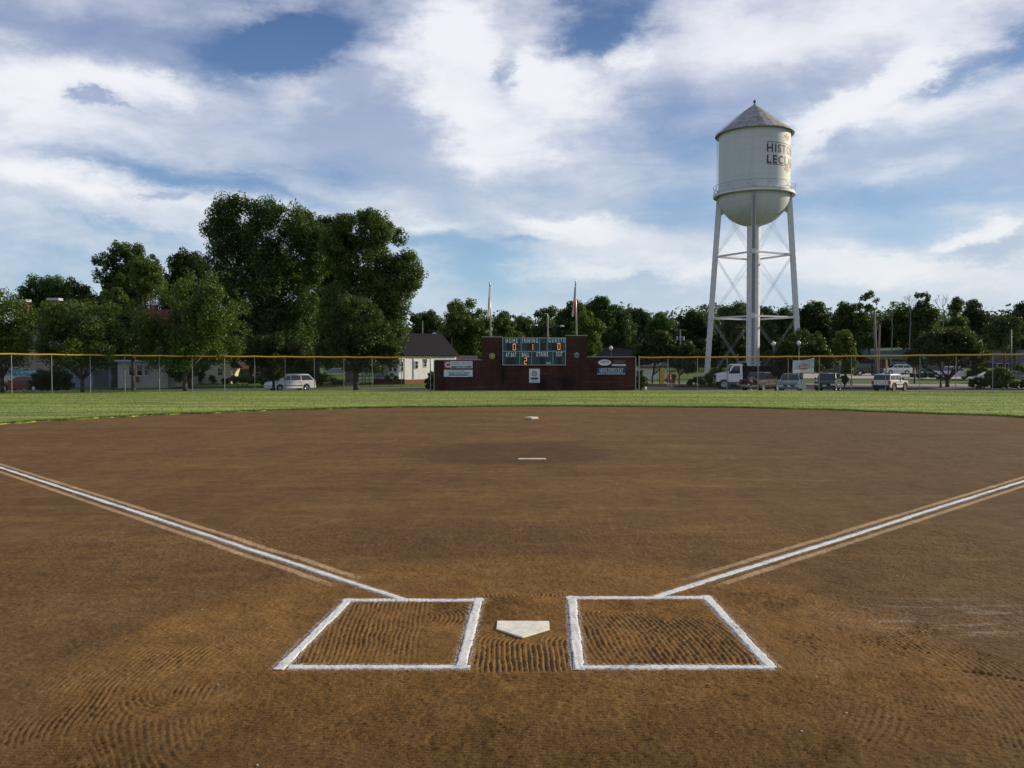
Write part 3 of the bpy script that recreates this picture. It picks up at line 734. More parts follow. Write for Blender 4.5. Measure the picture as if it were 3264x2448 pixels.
# ---- scoreboard
M_BOARD = mat('board_green', (.020, .056, .066), .55, noise=.08)
M_FRAME = mat('board_frame', (.26, .36, .37), .5)
M_LET = mat('board_letter', (.80, .84, .90), .6)
M_BLACK = mat('black_panel', (.012, .012, .013), .6)
M_BULB_OFF = mat('unlit_bulb', (.10, .10, .11), .3)
M_LED = mat('lit_bulb', (.9, .35, .08), .4, emit=(1.0, .36, .08), estr=1.6)
M_LEDY = mat('bright_bulb', (.9, .6, .2), .4, emit=(1.0, .62, .22), estr=6)
sb = thing('scoreboard', 'teal electric scoreboard with lit orange numbers between the brick towers', 'scoreboard', (0, WY, 0))
bx0, bx1, bz1, bz0 = cx_(835), cx_(1391), cz_(543), cz_(786)
MB().box(bx0, bx1, -.14, .03, bz0, bz1).build('cabinet', M_BOARD, sb)
fr = MB(); fw = .055
zm = cz_(663.5)
for (a, b_, c, d) in ((bx0-.01, bx1+.01, bz1-fw, bz1+.01), (bx0-.01, bx1+.01, bz0-.01, bz0+fw), (bx0-.01, bx0+fw, bz0+fw+.001, bz1-fw-.001), (bx1-fw, bx1+.01, bz0+fw+.001, bz1-fw-.001), (bx0+fw+.001, bx1-fw-.001, zm-.035, zm+.035)):
    fr.box(a, b_, -.165, -.143, c, d)
for q in (998, 1160, 1227): fr.box(cx_(q)-.025, cx_(q)+.025, -.163, -.143, zm+.036, bz1-fw-.001)
for q in (986, 1091, 1278): fr.box(cx_(q)-.025, cx_(q)+.025, -.163, -.143, bz0+fw+.001, zm-.036)
fr.build('frame', M_FRAME, sb)
for (s, a, b_, c, d) in (('HOME', 863, 967, 552, 591), ('INNING', 1009, 1147, 550, 589), ('GUESTS', 1237, 1382, 547, 586),
                         ('AT BAT', 862, 956, 674, 713), ('BALL', 1004, 1069, 673, 712), ('STRIKE', 1132, 1237, 670, 709), ('OUT', 1306, 1361, 669, 708)):
    m = text_mb(s, cx_(b_)-cx_(a), cz_(c)-cz_(d), bold=.012, spacing=1.5 if len(s.replace(' ', '')) > 3 and c < 600 else 1.15, depth=.004)
    shift(m, (cx_(a)+cx_(b_))/2, -.155, (cz_(c)+cz_(d))/2).build('lettering', M_LET, sb)
SEG = {'0': 'abcdef', '1': 'bc', '2': 'abged', '8': 'abcdefg', 'a': 'abcdeg', '': ''}
def digit(a, b_, c, d, ch):
    """a black digit box with a 7-segment bulb pattern"""
    x0, x1, z1, z0 = cx_(a), cx_(b_), cz_(c), cz_(d)
    MB().box(x0, x1, -.160, -.143, z0, z1).build('digit_panel', M_BLACK, sb)
    mx, mz = (x1-x0)*.24, (z1-z0)*.10
    X0, X1, Z0, Z1 = x0+mx, x1-mx, z0+mz, z1-mz; ZM = (Z0+Z1)/2
    segs = {'a': ((X0, Z1), (X1, Z1)), 'b': ((X1, Z1), (X1, ZM)), 'c': ((X1, ZM), (X1, Z0)), 'd': ((X0, Z0), (X1, Z0)), 'e': ((X0, ZM), (X0, Z0)), 'f': ((X0, Z1), (X0, ZM)), 'g': ((X0, ZM), (X1, ZM))}
    on, off = MB(), MB()
    for k, (p, q) in segs.items():
        n = 4
        for i in range(n):
            t = (i+.5)/n; x = p[0]+(q[0]-p[0])*t; z = p[1]+(q[1]-p[1])*t
            (on if k in SEG[ch] else off).ball((x, -.165, z), .021 if k in SEG[ch] else .012, 6, 4)
    if on.v: on.build('lit_bulbs', M_LED, sb)
    if off.v: off.build('unlit_bulbs', M_BULB_OFF, sb)
digit(873, 915, 592, 658, ''); digit(917, 960, 592, 658, '0')
digit(1048, 1078, 592, 658, ''); digit(1080, 1108, 592, 658, '1')
digit(1172, 1212, 590, 656, '')
digit(1268, 1308, 588, 653, ''); digit(1310, 1350, 588, 653, '0')
digit(868, 909, 717, 783, ''); digit(911, 952, 717, 783, ''); digit(1018, 1056, 716, 780, '2')
digit(1166, 1205, 713, 779, ''); digit(1314, 1352, 713, 778, '')
for a in (966, 1244): MB().box(cx_(a), cx_(a+14), -.158, -.143, cz_(636), cz_(618)).build('dot_panel', M_BLACK, sb)
MB().box(cx_(1219), cx_(1262), -.158, -.143, cz_(777), cz_(758)).build('maker_plate', M_FRAME, sb)

# ---- signs fixed to the wall
M_SW = mat('sign_white', (.62, .66, .70), .5, noise=.04); M_SNAVY = mat('sign_navy', (.012, .03, .12), .5); M_SBLK = mat('sign_black', (.012, .014, .018), .5)
M_SRED = mat('sign_red', (.35, .035, .028), .5); M_SPUR = mat('sign_purple', (.12, .06, .20), .5); M_SYEL = mat('emblem_yellow', (.38, .34, .10), .5)
M_SGRY = mat('sign_gray', (.30, .33, .36), .5)
def sign(name, label, rect, back=M_SW, yoff=0, group='signs fixed to the brick wall', frame=None, cat='sign'):
    a, b_, c, d = rect; x, z = (cx_(a)+cx_(b_))/2, (cz_(c)+cz_(d))/2; w, h = cx_(b_)-cx_(a), cz_(c)-cz_(d)
    t = thing(name, label, cat, (x, WY+yoff, z), 0, group)
    if back: MB().box(-w/2, w/2, -.045, .055, -h/2, h/2).build('board', back, t)
    return t, x, z
def put_text(t, x, z, s, rect, m, name='lettering', **kw):
    a, b_, c, d = rect
    q = text_mb(s, cx_(b_)-cx_(a), cz_(c)-cz_(d), **kw); shift(q, (cx_(a)+cx_(b_))/2-x, -.050, (cz_(c)+cz_(d))/2-z).build(name, m, t)
def put_rect(t, x, z, rect, m, name='band', dy=-.048):
    a, b_, c, d = rect; MB().box(cx_(a)-x, cx_(b_)-x, dy, -.0455, cz_(d)-z, cz_(c)-z).build(name, m, t)
t, x, z = sign('wall_sign', 'red and white insurance sign with a big letter C, upper left on the brick wall', (318, 570, 749, 812))
put_rect(t, x, z, (317, 373, 750, 814), M_SRED, 'red_square'); put_text(t, x, z, 'C', (328, 368, 756, 806), M_SW, 'initial', bold=.05)
put_text(t, x, z, 'Cassens Insurance', (380, 566, 750, 770), M_SPUR, shear=.35)
put_text(t, x, z, 'Serving the area for 50 Years', (384, 564, 774, 787), M_SBLK)
put_rect(t, x, z, (384, 421, 795, 808), M_SBLK); put_rect(t, x, z, (524, 562, 793, 806), M_SBLK); put_rect(t, x, z, (421.5, 523.5, 794, 807), M_SBLK)
a = put_text(t, x, z, '656-6074', (428, 516, 796, 806), M_SW, bold=.01)
t, x, z = sign('wall_sign', 'pale blue clinic sign with dark script below the insurance sign on the brick wall', (318, 571, 826, 888))
put_text(t, x, z, 'Anderson Hospital', (388, 496, 829, 842), M_SNAVY); put_text(t, x, z, 'ExpressCare', (358, 546, 840, 868), M_SNAVY, shear=.3, bold=.015)
put_rect(t, x, z, (361, 531, 867, 877), M_SNAVY); put_text(t, x, z, 'Maryville', (321, 369, 879, 886), M_SNAVY); put_text(t, x, z, '288-9355', (530, 566, 878, 885), M_SNAVY)
t, x, z = sign('wall_sign', 'white oval bank sign, upper right on the brick wall', (1677, 1792, 735, 789), None)
MB().prism([(math.cos(k*math.pi/16)*(cx_(1792)-cx_(1677))/2, math.sin(k*math.pi/16)*(cz_(735)-cz_(789))/2) for k in range(32)], 'y', -.045, .055).build('board', M_SW, t)
put_text(t, x, z, 'TheBANK', (1696, 1775, 745, 762), M_SNAVY, bold=.01); put_text(t, x, z, 'of Edwardsville', (1716, 1775, 765, 772), M_SGRY)
t, x, z = sign('wall_sign', 'faded two-line lettering on the brick beside the white oval sign', (1808, 1915, 742, 769), None)
put_text(t, x, z, 'The Locally Owned', (1808, 1915, 744, 754), M_SGRY); put_text(t, x, z, 'Community Bank', (1816, 1906, 757, 767), M_SGRY)
t.children[0].location.y = t.children[1].location.y = .104
t, x, z = sign('wall_sign', 'thin white strip sign between the faded lettering and the blue newspaper sign', (1800, 1920, 777, 792)); put_text(t, x, z, 'www.4thebank.com', (1812, 1910, 781, 789), M_SBLK)
t, x, z = sign('wall_sign', 'deep blue newspaper sign with tall white capitals on the right of the brick wall', (1667, 1920, 808, 870), M_SNAVY)
put_text(t, x, z, 'NEWS-DEMOCRAT', (1690, 1898, 811, 854), M_SW, bold=.0); put_text(t, x, z, 'MORE OF YOUR NEWS EVERY DAY', (1669, 1915, 856, 868), M_SW, bold=.01)
def gear(t, x, z, c, r, rim, hub, dy=-.05):
    """toothed wheel with six spokes"""
    gx, gz_ = cx_(c[0])-x, cz_(c[1])-z; pts = []
    for k in range(96):
        q = r*(1.0 if (k//2) % 2 else .92); an = k*2*math.pi/96; pts.append((gx+q*math.cos(an), gz_+q*math.sin(an)))
    m = MB(); n = 96; inn = [(gx+r*.66*math.cos(k*2*math.pi/96), gz_+r*.66*math.sin(k*2*math.pi/96)) for k in range(96)]
    for y in (dy, dy+.006):
        m.add([(p[0], y, p[1]) for p in pts]+[(p[0], y, p[1]) for p in inn], [(k, (k+1) % n, n+(k+1) % n, n+k) for k in range(n)])
    m.build('gear_rim', rim, t)
    m = MB()
    for k in range(6):
        an = k*math.pi/3+math.pi/6; m.bar((gx, dy+.003, gz_), (gx+r*.68*math.cos(an), dy+.003, gz_+r*.68*math.sin(an)), .006, r*.13)
    m.tube((gx, dy-.002, gz_), (gx, dy+.004, gz_), r*.2, n=12); m.build('gear_spokes', hub, t)
t, x, z = sign('wall_poster', 'upright white poster with a yellow gear wheel, centre of the brick wall under the scoreboard', (1069, 1163, 817, 940), cat='poster')
MB().prism([(cx_(1115)-x+math.cos(k*math.pi/16)*.27, cz_(860)-z+math.sin(k*math.pi/16)*.27) for k in range(32)], 'y', -.047, -.0455).build('gear_ground', mat('poster_pale_blue', (.40, .47, .52), .5), t)
gear(t, x, z, (1115, 861), .225, mat('emblem_olive', (.16, .16, .05), .5), M_SYEL)
put_rect(t, x, z, (1084, 1148, 893, 912), M_SNAVY, 'blue_ribbon', -.052); put_text(t, x, z, 'Rotary', (1088, 1116, 898, 909), M_SW); 
put_text(t, x, z, 'Goshen', (1097, 1135, 915, 923), M_SNAVY, bold=.01); put_text(t, x, z, 'Rotary Club', (1086, 1147, 926, 936), M_SNAVY, bold=.01)
def disc(label, c, r, m1, kind):
    t = thing('round_emblem', label, 'emblem', (cx_(c[0]), WY, cz_(c[1])), 0, 'round emblems on the brick towers')
    MB().tube((0, -.05, 0), (0, .02, 0), r, n=32).build('disc', m1, t)
    if kind: gear(t, cx_(c[0]), cz_(c[1]), c, r*.72, mat('emblem_olive', (.20, .18, .05), .5), m1, -.060)
    else:
        MB().prism([(-r*.8, -.02), (-r*.3, .10), (r*.1, .02), (r*.7, .14), (r*.75, -.06), (0, -.14)], 'y', -.056, -.0505).build('green_shape', mat('emblem_green', (.05, .13, .08), .5), t)
        MB().prism([(-.03, .1), (.03, .1), (.02, r*.85), (-.02, r*.85)], 'y', -.060, -.0565).build('white_mark', M_SW, t)
disc('round yellow gear wheel emblem on the left brick tower', (743, 704), .255, M_SYEL, 1)
disc('round greenish emblem on the right brick tower', (1487, 696), .235, mat('emblem_grey_green', (.17, .22, .19), .5), 0)
# blue distance sign on the fence
fy = fence_y(1354)-.05
t = thing('distance_sign', 'small blue sign reading 225 on the fence next to the brick wall', 'sign', (X(1354, fy), fy, Z(1149.5, fy)))
MB().box(-.20, .20, -.012, 0, -.135, .135).build('board', mat('sign_blue', (.02, .045, .23), .5), t)
shift(text_mb('225', .33, .19, bold=.02), 0, -.016, 0).build('digits', M_SW, t)

# ---- flagpoles with limp flags
M_POLE = mat('aluminium_pole', (.52, .51, .48), .35, .5)
for (px_b, px_t, ptop, lab, tower_top) in ((1564.5, 1561.5, 903, 'left', zTL), (1838, 1834.5, 899.5, 'right', zTR)):
    Y = WY + .2; base = Vector((X(px_b, Y), Y, tower_top+.07)); top = P(px_t, ptop, Y)
    t = thing('flagpole', f'thin metal flagpole with a ball finial rising from the {lab} brick tower', 'flagpole', base, 0, 'flagpoles on the brick towers')
    h = top.z-base.z; dx = top.x-base.x
    MB().tube((0, 0, 0), (dx, 0, h-.30), .085, .045, 12).build('pole', M_POLE, t, smooth=True)
    MB().tube((dx, 0, h-.298), (dx, 0, h-.12), .06, .05, 10).build('truck', mat('dark_metal', (.06, .06, .065), .5, .4), t)
    MB().tube((dx, 0, h-.118), (dx, 0, h-.06), .015).ball((dx, 0, h), .085, 14, 10).build('finial', mat('silver_ball', (.7, .7, .7), .2, .9), t, smooth=True)
    # flag: hanging folded cloth
    usa = lab == 'right'
    L = 2.35 if usa else 2.45; n, k = 30, 26
    vs = []
    for i in range(n):
        v_ = i/(n-1); zz = -L*v_
        wd = (.03 + (.24 if usa else .15)*v_**1.3)*(1 if v_ < .93 else 1-(v_-.93)*5)
        for j in range(k):
            u = j/(k-1)
            xx = -.07 - wd*abs(math.sin(u*math.pi*2.5))*(.4+.6*u) - (.05 if usa else .02)*v_; yy = -.10 + .20*u + .04*math.sin(u*9+v_*3)
            vs.append((xx, yy, zz - .25*u*v_))
    mb = MB().add(vs, [(i*k+j, i*k+j+1, (i+1)*k+j+1, (i+1)*k+j) for i in range(n-1) for j in range(k-1)])
    mats = [mat('flag_red', (.42, .04, .05), .8), mat('flag_white', (.62, .60, .56), .8), mat('flag_blue', (.02, .03, .12), .8), mat('flag_brown', (.12, .10, .07), .8)]
    o = mb.build('flag', mats, None, smooth=True)
    sol = o.modifiers.new('thickness', 'SOLIDIFY'); sol.thickness = .008
    for p in o.data.polygons:
        i, j = divmod(p.index, k-1); v_, u = i/n, j/k
        if usa: p.material_index = 2 if (v_ < .42 and u < .55) else (0 if int(u*13) % 2 == 0 else 1)
        else: p.material_index = 3 if (.28 < v_ < .72 and .2 < u < .8) else 1
    o.location = (base.x+dx*.85, Y-.05, top.z-.42)
    tag(o, 'red, white and blue flag hanging limp from the right flagpole' if usa else 'white and brown flag hanging limp from the left flagpole', 'flag', 'flags hanging on the flagpoles')

# ---------------------------------------------------------------- water tower
TY = 106.0; TX = X(2402, TY, 800); TB = zg(TY)
rot = math.atan2(TX, TY)                                     # so that a leg faces the plate
wt = thing('water_tower', 'tall white elevated water tower on four lattice legs with a conical roof', 'water tower', (TX, TY, TB), -rot)
zz_ = lambda py: P(2402, py, TY).z - TB
z_eave, z_apex, z_floor, z_bowl, z_j1, z_j0 = zz_(430), zz_(335), zz_(621), zz_(722), zz_(815), zz_(1013)
Rt = 4.22
def tank_material():
    m = bpy.data.materials.new('tank_paint'); m.use_nodes = True; t = m.node_tree; b = NB(t); p = t.nodes['Principled BSDF']
    co = b.n('ShaderNodeTexCoord').outputs['Object']; sep = b.n('ShaderNodeSeparateXYZ'); b.link(co, sep.inputs[0])
    cm = b.n('ShaderNodeCombineXYZ'); b.link(b.math('MULTIPLY', b.math('ARCTAN2', sep.outputs[1], sep.outputs[0]), Rt), cm.inputs[0]); b.link(sep.outputs[2], cm.inputs[1])
    br = b.n('ShaderNodeTexBrick'); b.link(cm.outputs[0], br.inputs['Vector'])
    br.inputs['Color1'].default_value = (.57, .605, .60, 1); br.inputs['Color2'].default_value = (.56, .595, .59, 1); br.inputs['Mortar'].default_value = (.47, .48, .465, 1)
    br.inputs['Scale'].default_value = 1; br.inputs['Brick Width'].default_value = 3.35; br.inputs['Row Height'].default_value = 1.46; br.inputs['Mortar Size'].default_value = .022
    stk = b.noise(b.map(co, sc=(1, 1, .10)), 2.2, 5, .65)
    c = b.mix(1.0, br.outputs[0], b.ramp(stk, [(.30, (.93, .93, .91)), (.70, (1.03, 1.03, 1.03))]), 'MULTIPLY')
    rust = b.noise(b.map(co, sc=(1, 1, .35)), 5, 6, .7)
    c = b.mix(b.math('MULTIPLY', b.smooth(rust, .70, .80), .35), c, (.30, .19, .10))
    b.link(c, p.inputs['Base Color']); p.inputs['Roughness'].default_value = .55; p.inputs['Specular IOR Level'].default_value = .3
    return m
M_TANK = tank_material()
M_TW = mat('tower_paint', (.60, .61, .60), .55, noise=.10, nscale=2)
M_ROOFT = mat('x_roof', (.2, .2, .2), .8)
def roof_material():
    m = bpy.data.materials.new('tank_roof'); m.use_nodes = True; t = m.node_tree; b = NB(t); p = t.nodes['Principled BSDF']
    co = b.n('ShaderNodeTexCoord').outputs['Object']; sep = b.n('ShaderNodeSeparateXYZ'); b.link(co, sep.inputs[0])
    cm = b.n('ShaderNodeCombineXYZ'); b.link(b.math('MULTIPLY', b.math('ARCTAN2', sep.outputs[1], sep.outputs[0]), 2.5), cm.inputs[0]); b.link(sep.outputs[2], cm.inputs[1])
    br = b.n('ShaderNodeTexBrick'); b.link(cm.outputs[0], br.inputs['Vector'])
    br.inputs['Color1'].default_value = (.235, .205, .195, 1); br.inputs['Color2'].default_value = (.20, .175, .175, 1); br.inputs['Mortar'].default_value = (.36, .36, .34, 1)
    br.inputs['Scale'].default_value = 1; br.inputs['Brick Width'].default_value = .85; br.inputs['Row Height'].default_value = .55; br.inputs['Mortar Size'].default_value = .03
    w = b.noise(co, 1.6, 6, .7)
    c = b.mix(b.smooth(w, .38, .62), br.outputs[0], (.40, .40, .39))
    b.link(c, p.inputs['Base Color']); p.inputs['Roughness'].default_value = .75
    return m
MB().lathe([(Rt, z_floor), (Rt, z_eave+.1)], 96).build('tank', M_TANK, wt, smooth=True)
prof = [(Rt*math.sin(math.radians(a)), z_floor-.001-(z_floor-z_bowl)*math.cos(math.radians(a))*1.0) for a in range(10, 91, 5)]
MB().lathe(prof, 96).build('bowl', M_TANK, wt, smooth=True)
er_ = 4.68
MB().lathe([(er_-.02, z_eave-.12), (er_, z_eave-.10), (er_, z_eave-.03), (3.2, z_eave+1.18), (1.6, z_eave+2.52), (.25, z_apex-.02), (.10, z_apex+.03)], 24).build('roof', roof_material(), wt)
MB().lathe([(Rt+.01, z_eave+.02), (er_-.03, z_eave-.11)], 48).build('eave_soffit', mat('soffit_grey', (.28, .28, .27), .8), wt)
MB().tube((0, 0, z_apex), (0, 0, z_apex+.3), .09).ball((0, 0, z_apex+.42), .20, 12, 8).build('finial', mat('dull_grey_metal', (.16, .17, .17), .6), wt, smooth=True)
lad = MB()
pts = [Vector((-er_*math.cos(.25)*s_, -er_*math.sin(.25)*s_, z_eave+(1-s_)*(z_apex-z_eave)+.10+.25*math.sin(math.pi*min(1, (1-s_)*1.0))*(.6))) for s_ in (.0, .1, .25, .45, .7, 1.0)]
lad.path(pts, [.035]*6, 5).build('roof_ladder', M_TW, wt)
lad = MB()
aL = math.radians(184)
for o_ in (-.18, .18):
    c_, s_ = math.cos(aL), math.sin(aL)
    q = Vector((c_*(Rt+.16)-s_*o_, s_*(Rt+.16)+c_*o_, 0)); lad.tube(q+Vector((0,0,z_floor)), q+Vector((0,0,z_eave-.15)), .028, n=5)
for k in range(22):
    z = z_floor+.3+k*.31; lad.tube((c_*(Rt+.16)-s_*-.18, s_*(Rt+.16)+c_*-.18, z), (c_*(Rt+.16)-s_*.18, s_*(Rt+.16)+c_*.18, z), .014, n=4)
lad.build('ladder', M_TW, wt)
Rb = 4.83
MB().lathe([(Rt-.02, z_floor+.02), (Rb, z_floor+.02), (Rb, z_floor-.26), (Rb-.05, z_floor-.30), (Rb-.05, z_floor-.04), (Rt-.02, z_floor-.05)], 64).build('balcony', M_TW, wt)
rl = MB(); n = 24
for k in range(48):
    a, b_ = 2*math.pi*k/48, 2*math.pi*(k+1)/48
    for z, r in ((z_floor+.98, .028), (z_floor+.05, .022)): rl.tube((Rb*math.cos(a), Rb*math.sin(a), z), (Rb*math.cos(b_), Rb*math.sin(b_), z), r, n=5, cap=False)
for k in range(n):
    a, b_ = 2*math.pi*k/n, 2*math.pi*(k+(1 if k % 2 else -1)*.9)/n
    rl.tube((Rb*math.cos(a), Rb*math.sin(a), z_floor+.03), (Rb*math.cos(b_), Rb*math.sin(b_), z_floor+.97), .020, n=4)
rl.build('railing', mat('railing_grey', (.30, .33, .36), .5, .2), wt)
MB().lathe([(.79, -.5), (.79, z_bowl+.35)], 40).build('riser_pipe', M_TW, wt, smooth=True)
# legs
r_top, r_bot = 4.05, 5.55; zt = z_floor+.7
def legp(a, z):
    t_ = z/z_floor; r = r_bot + (r_top-r_bot)*t_
    return Vector((r*math.cos(a), r*math.sin(a), z))
LA = [math.radians(-90+90*k) for k in range(4)]
M_LACE = mat('lacing_paint', (.56, .56, .53), .6)
for a in LA:
    ra = Vector((math.cos(a), math.sin(a), 0)); ta = Vector((-math.sin(a), math.cos(a), 0))
    leg = MB(); dep, wid, th = .58, .48, .035
    A, B = legp(a, -.5), legp(a, zt)
    for sg in (-1, 1):
        o1 = ta*(wid/2*sg); vs = []
        for q in (A, B):
            for (dr, dt) in ((-dep/2, 0), (dep/2, 0), (dep/2, -th*sg), (-dep/2, -th*sg)): vs.append(q + o1 + ra*dr + ta*dt)
        leg.add(vs, [(0,1,2,3),(7,6,5,4),(0,4,5,1),(1,5,6,2),(2,6,7,3),(3,7,4,0)])
        for dr in (-dep/2, dep/2-.03):                        # channel flanges
            vs = []
            for q in (A, B):
                for (d1, dt) in ((dr, -th*sg), (dr+.03, -th*sg), (dr+.03, -(th+.025)*sg), (dr, -(th+.025)*sg)): vs.append(q + o1 + ra*d1 + ta*dt)
            leg.add(vs, [(0,1,2,3),(7,6,5,4),(0,4,5,1),(1,5,6,2),(2,6,7,3),(3,7,4,0)])
    o = leg.build('leg', M_TW, wt)
    gap_shade = MB(); vs = []  # added grey plate: shade between the two channels put into its colour
    for q in (A, B):
        for (dr, dt) in ((-.02, -wid/2+.04), (.02, -wid/2+.04), (.02, wid/2-.04), (-.02, wid/2-.04)): vs.append(q + ra*dr + ta*dt)
    gap_shade.add(vs, [(0,1,2,3),(7,6,5,4),(0,4,5,1),(1,5,6,2),(2,6,7,3),(3,7,4,0)]).build('gap_shade', mat('gap_shade_grey', (.36, .37, .38), .8), o)
    lace = MB(); nz = 52
    for k in range(nz):
        za, zb = -.3+(zt+.2)*k/nz, -.3+(zt+.2)*(k+1)/nz; sg = 1 if k % 2 else -1
        for dr in (dep/2+.008, -dep/2-.008):
            p0 = legp(a, za)+ra*dr+ta*(wid/2-.05)*sg; p1 = legp(a, zb)+ra*dr-ta*(wid/2-.05)*sg
            lace.bar(p0, p1, .085, .014) if True else None
    lace.build('lacing', M_LACE, o)
    for z in (z_j1, z_j0): 
        q = legp(a, z); MB().cbox((0, 0, 0), .62, .46, .62).build('joint_plate', M_TW, wt, bevel=.02).matrix_basis = Matrix.Translation(q) @ Matrix.Rotation(a, 4, 'Z')
    q0 = legp(a, z_floor-.1)-ra*.3
    mb = MB(); mb.prism([(-.75, -2.0), (-.1, -2.4), (.12, .1), (-.30, .1)], 'y', -.05, .05); g = mb.build('gusset', M_TW, wt); g.matrix_basis = Matrix.Translation(legp(a, z_floor)) @ Matrix.Rotation(a, 4, 'Z')
for k in range(4):
    a, b_ = LA[k], LA[(k+1) % 4]
    for z in (z_j1, z_j0):
        MB().bar(legp(a, z), legp(b_, z), .22, .20).build('strut', M_TW, wt)
    for (z0, z1) in ((.3, z_j0), (z_j0, z_j1), (z_j1, z_floor-.6)):
        for (p, q) in ((a, b_), (b_, a)):
            A, B = legp(p, z0), legp(q, z1); nrm = Vector((math.cos((a+b_)/2 if abs(a-b_) < 4 else 0), 0, 0)); m = MB()
            off = (legp(a, z0)+legp(b_, z0)); off.z = 0; off.normalize()
            for s_ in (-.14, .14): m.tube(A+off*s_, B+off*s_, .013, n=5)
            m.build('tie_rod', mat('rod_grey', (.36, .37, .38), .6), wt)
for z in (z_j1,):
    m = MB()
    for k in range(4): m.tube(legp(LA[k], z), (.8*math.cos(LA[k]), .8*math.sin(LA[k]), z), .014, n=5)
    m.build('spoke_rods', M_TW, wt)
# painted lettering wrapped round the tank.  s = arc length from the camera-facing line
def zt_(py): return P(2440, py, 102.3).z - TB
def wrap(mb, s0, z0, R=Rt+.012):
    bm = bmesh.new(); vv = [bm.verts.new((x+s0, 0, z+z0)) for x, y, z in mb.v]
    for f in mb.f:
        try: bm.faces.new([vv[i] for i in f])
        except ValueError: pass
    xs_ = [v.co.x for v in bm.verts]; k = min(xs_)
    while k < max(xs_):
        bmesh.ops.bisect_plane(bm, geom=bm.verts[:]+bm.edges[:]+bm.faces[:], plane_co=(k, 0, 0), plane_no=(1, 0, 0)); k += .18
    bm.verts.index_update()
    out = MB(); out.v = [(R*math.sin(v.co.x/Rt), -R*math.cos(v.co.x/Rt), v.co.z) for v in bm.verts]
    out.f = [tuple(v.index for v in f.verts) for f in bm.faces]; bm.free(); return out
M_MAR = mat('maroon_paint', (.060, .026, .022), .6, noise=.2); M_TAN = mat('tan_paint', (.36, .17, .075), .6, noise=.15)
s0_, s1_ = math.radians(18.4)*Rt, math.radians(105)*Rt; sm_ = (s0_+s1_)/2
zl1, zl0 = zt_(454.5), zt_(524.5)
M_l = MB
for (txt, a, b_, ww) in (('HISTORIC', 458.5, 487, s1_-s0_-.1), ('LECLAIRE', 494.5, 523, s1_-s0_-.1)):
    za, zb = zt_(a), zt_(b_); hgt = (za-zb)*.97
    q = text_mb(txt, ww, hgt, bold=.026, spacing=1.25); wrap(q, sm_+.03, (za+zb)/2-.02).build('lettering', M_MAR, wt)
for z in (zl1, zl0-.03):
    q = MB(); q.add([(-(s1_-s0_)/2, 0, -.035), ((s1_-s0_)/2, 0, -.035), ((s1_-s0_)/2, 0, .035), (-(s1_-s0_)/2, 0, .035)], [(0,1,2,3)]); wrap(q, sm_, z).build('painted_line', M_MAR, wt)
def fleur():
    m = MB()
    m.add([(0,0,.50),(.13,0,.28),(.16,0,.10),(.07,0,-.12),(0,0,-.14),(-.07,0,-.12),(-.16,0,.10),(-.13,0,.28)], [tuple(range(8))])
    m.add([(-.22,0,-.12),(.22,0,-.12),(.22,0,-.20),(-.22,0,-.20)], [(0,1,2,3)])
    m.add([(-.07,0,-.21),(.07,0,-.21),(.13,0,-.40),(0,0,-.50),(-.13,0,-.40)], [(0,1,2,3,4)])
    for s in (-1, 1):
        pts = [(.12,-.11),(.16,.02),(.24,.14),(.34,.16),(.42,.08),(.41,-.06),(.33,-.10),(.29,-.04)]
        for i in range(len(pts)-1):
            a, b_ = Vector(pts[i]), Vector(pts[i+1]); d = (b_-a).normalized(); nn = Vector((-d.y, d.x))*.055
            m.add([((a+nn).x*s,0,(a+nn).y),((a-nn).x*s,0,(a-nn).y),((b_-nn).x*s,0,(b_-nn).y),((b_+nn).x*s,0,(b_+nn).y)], [(0,1,2,3)])
        m.add([(s*.10,0,-.22),(s*.26,0,-.24),(s*.36,0,-.36),(s*.20,0,-.32)], [(0,1,2,3)])
    return m
for (py0, py1, sg) in ((431, 457, 1), (533, 558.5, -1)):
    q = fleur(); za, zb = P(2500, py0, 104.2).z-TB, P(2500, py1, 104.2).z-TB; h = za-zb
    q.v = [(x*1.28, y, z*h*sg) for x, y, z in q.v]; wrap(q, math.radians(62)*Rt, (za+zb)/2, Rt+.014).build('fleur_ornament', M_TAN, wt)
# ---------------------------------------------------------------- trees
M_BARK = mat('bark', (.065, .050, .038), .95, noise=.35, nscale=5, bump=.8, bscale=12)
M_BARKP = mat('pale_bark', (.17, .145, .12), .95, noise=.3, nscale=4, bump=.6, bscale=12)
LM = {
 'oak': leaf_mat('leaves_deep', (.030, .062, .015), (.095, .155, .034)),
 'maple': leaf_mat('leaves_mid', (.036, .068, .014), (.125, .180, .036)),
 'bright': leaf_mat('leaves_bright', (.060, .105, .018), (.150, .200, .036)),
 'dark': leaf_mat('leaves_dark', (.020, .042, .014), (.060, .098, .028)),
 'bronze': leaf_mat('leaves_bronze', (.030, .044, .012), (.085, .115, .027)),
 'pale': leaf_mat('leaves_pale', (.060, .092, .035), (.130, .175, .060)),
 'far': leaf_mat('leaves_far', (.034, .064, .022), (.095, .140, .044)),
 'yellow': leaf_mat('leaves_yellow', (.15, .19, .02), (.30, .34, .03)),
 'grassy': leaf_mat('ornamental_grass', (.16, .13, .05), (.36, .26, .10)),
}
